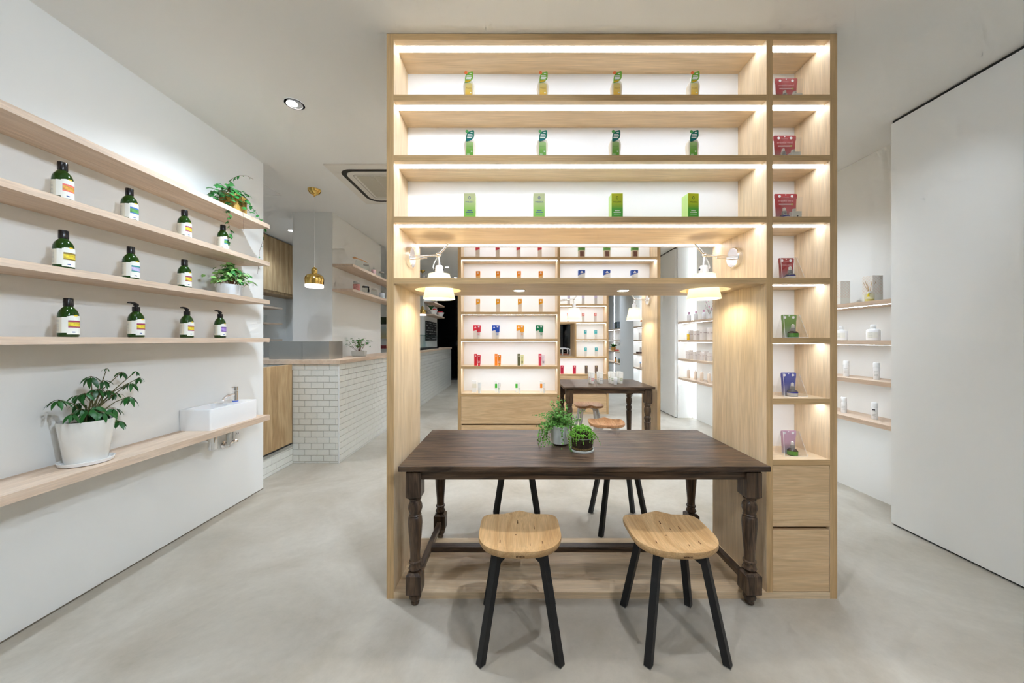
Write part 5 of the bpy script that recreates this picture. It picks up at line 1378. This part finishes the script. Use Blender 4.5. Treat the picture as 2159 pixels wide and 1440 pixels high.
lilac = plain('lilac_cap', rgb(226, 176, 206), .4); clr = plain('clear_toner', rgb(238, 236, 238), .12)
for i, px in enumerate((1453, 1467, 1484)):
    white_bottle(px, 1.68, 'flask', 'clear flask with lilac cap, %s on the top niche shelf' % ('farthest', 'middle', 'nearest')[i], XR, clr, lilac, 'lilac-capped flasks')
fl = thing('flower_vase', 'small vase of pink blossom twigs on the top niche shelf', 'vase', (XR, rd(1496), 1.68))
MB().lathe([(.0005, 0), (.022, 0), (.026, .03), (.014, .07), (.016, .085), (.013, .085), (.011, .07), (.0005, .01)], 20).build('vase', clr, fl)
stm = MB(); R = random.Random(17); pet = MB()
for k in range(8):
    e = Vector((R.uniform(-.10, .03), R.uniform(-.10, .08), R.uniform(.16, .30))); stm.tube([(0, 0, .05), e * .5 + Vector((0, 0, .03)), e], .0014, 5)
    for q in range(3): pet.sphere(tuple(e * R.uniform(.6, 1.0) + Vector((R.uniform(-.012, .012), R.uniform(-.012, .012), 0))), .005, 7, 5)
stm.build('twig', M_STEM, fl); pet.build('blossom', plain('blossom', rgb(226, 150, 190), .6), fl)['kind'] = 'stuff'
paleb = plain('pale_carton', rgb(232, 224, 218), .5); yb = plain('amber_oil', rgb(240, 196, 40), .2)
white_bottle(1451, 1.362, 'slim', 'small yellow oil bottle on the second niche shelf', XR - .04, yb, None, 'second niche shelf goods')
def pale_box(px, z, w, h, label, dx=0.0, col=None):
    t = thing('carton', label, 'carton', (XR + dx, F * (XR + dx) / (px - CX), z), group='pale cartons in the niche')
    B(-w / 2, w / 2, -w / 2, w / 2, 0, h).build('box', col or paleb, t, False)
    MB().box(-w / 2 - .0006, -w / 2, -w * .3, w * .3, h * .55, h * .6).box(-w * .3, w * .3, -w / 2 - .0006, -w / 2, h * .55, h * .6).build('print', plain('pale_print', rgb(190, 170, 165), .6), t, False)
pale_box(1456, 1.362, .07, .165, 'pale carton behind the yellow oil bottle in the niche', .03)
pale_box(1470, 1.362, .075, .155, 'pale carton second from far end on the second niche shelf')
pale_box(1484, 1.362, .09, .20, 'largest pale carton on the second niche shelf')
pale_box(1498, 1.362, .07, .19, 'pale carton nearest the bookcase edge on the second niche shelf')
for i, px in enumerate((1450.5, 1456, 1466, 1472, 1481, 1488, 1496)):
    pale_box(px, 1.043, .05 if i % 2 == 0 else .06, .13 if i % 2 == 0 else .15, '%s pale carton counted from the far end on the third niche shelf' % ('first', 'second', 'third', 'fourth', 'fifth', 'sixth', 'seventh')[i], .0 if i % 2 else -.04)
peach = plain('peach_bottle', rgb(236, 218, 200), .3)
for i, px in enumerate((1452, 1466, 1479.5, 1495)):
    white_bottle(px, .714, 'pump', 'pale peach pump bottle, %s from the far end on the lowest niche shelf' % ('first', 'second', 'third', 'fourth')[i], XR, peach, None, 'peach pump bottles')
# far niches
pale_box(1351.5, 1.362, .08, .17, 'pale carton on the second shelf of the middle niche', -.02)
pale_box(1348.5, 1.043, .12, .04, 'flat dark brown box on the third shelf of the middle niche', -.04, plain('dark_box', rgb(70, 46, 40), .5))
pale_box(1352.5, 1.043, .06, .15, 'pale upright carton on the third shelf of the middle niche', .0)
white_bottle(1350.5, .714, 'slim', 'pale bottle with blue cap on the lowest shelf of the middle niche', XR - .03, peach, plain('cap_blue', rgb(150, 180, 214), .4), 'middle niche goods')
fo = thing('flower_vase', 'orange flowers in a white vase on the top shelf of the middle niche', 'vase', (XR - .03, F * (XR - .03) / (1354.5 - CX), 1.68))
MB().lathe([(.0005, 0), (.03, 0), (.035, .05), (.02, .09), (.017, .09), (.0005, .02)], 18).build('vase', M_CER, fo)
pt_ = MB()
for k in range(9): pt_.sphere((.03 * math.cos(k * .8), .03 * math.sin(k * .8), .12 + .02 * (k % 3)), .022, 8, 6)
pt_.build('blossom', plain('orange_blossom', rgb(236, 130, 40), .6), fo)
for i, (px, c) in enumerate(((1296, rgb(214, 214, 220)), (1300.5, rgb(60, 70, 60)), (1304.5, rgb(110, 122, 130)))):
    pale_box(px, 1.68, .08, .20, '%s carton on the top shelf of the farthest niche' % ('pale', 'dark green', 'grey-blue')[i], -.03, plain('fn%d' % i, c, .5))
fp = thing('niche_plant', 'small fern in a woven pot on the third shelf of the farthest niche', 'potted plant', (XR - .04, F * (XR - .04) / (1293.5 - CX), 1.043))
MB().lathe([(.0005, 0), (.06, 0), (.072, .11), (.066, .11), (.0005, .10)], 20).build('pot', plain('woven_tan', rgb(204, 160, 90), .6, var=.2, vscale=90), fp)
R = random.Random(5)
for k in range(26): put_leaf(fp, LEAF_D, (R.uniform(-.03, .03), R.uniform(-.03, .03), .11), (R.uniform(-1, 1), R.uniform(-1, 1), R.uniform(.3, 1.2)), .12, 0)
pale_box(1300, 1.043, .1, .035, 'flat red box beside the fern in the farthest niche', -.05, plain('red_flat', rgb(196, 74, 60), .5))
white_bottle(1297.5, .714, 'slim', 'orange-labelled dark bottle on the lowest shelf of the farthest niche', XR - .03, plain('orange_label', rgb(226, 150, 60), .4), plain('cap_dark', rgb(60, 50, 46), .4), 'farthest niche goods')
white_bottle(1301.5, .714, 'slim', 'pale bottle on the lowest shelf of the farthest niche', XR - .03, peach, None, 'farthest niche goods')
white_bottle(1305.5, .714, 'slim', 'olive bottle with blue cap on the lowest shelf of the farthest niche', XR - .03, plain('olive_bottle', rgb(96, 100, 50), .4), plain('cap_blue', rgb(150, 180, 214), .4), 'farthest niche goods')

# white tubular cart behind the farthest bookcase
cart = thing('tube_cart', 'white tubular cart with trays seen through the square opening', 'cart', (1.10, 8.3, 0))
for yy in (-.22, .22):
    MB().tube([(-.36, yy, .02), (-.36, yy, 1.10), (-.345, yy, 1.145), (-.30, yy, 1.16), (.10, yy, 1.16), (.145, yy, 1.145), (.16, yy, 1.10), (.16, yy, .02)], .016, 10).build('frame', M_WMET, cart)
MB().tube([(-.02, -.22, 1.15), (-.02, -.22, .3)], .012, 8).build('upright', M_WMET, cart)
for k, (zz, c) in enumerate(((.98, rgb(168, 96, 60)), (.62, rgb(170, 150, 110)), (.26, rgb(150, 140, 110)))):
    B(-.35, .15, -.21, .21, zz, zz + .05).build('tray', plain('tray%d' % k, c, .5), cart, False)
sh = thing('outdoor_shrub', 'dark green shrub outside the night-time shop front', 'shrub', (-2.25, 12.6, 0))
R = random.Random(8)
for k in range(150):
    a = R.uniform(0, 2 * PI); h_ = R.uniform(.2, 1.5); rr = R.uniform(.05, .4)
    put_leaf(sh, LEAF_D, (rr * math.cos(a), rr * math.sin(a), h_), (math.cos(a), math.sin(a) - .3, R.uniform(-.2, .7)), .16 * R.uniform(.6, 1.2), 0)
MB().tube([(0, 0, -.02), (.02, 0, .7), (0, 0, 1.3)], .02, 8).build('stem', M_STEM, sh)
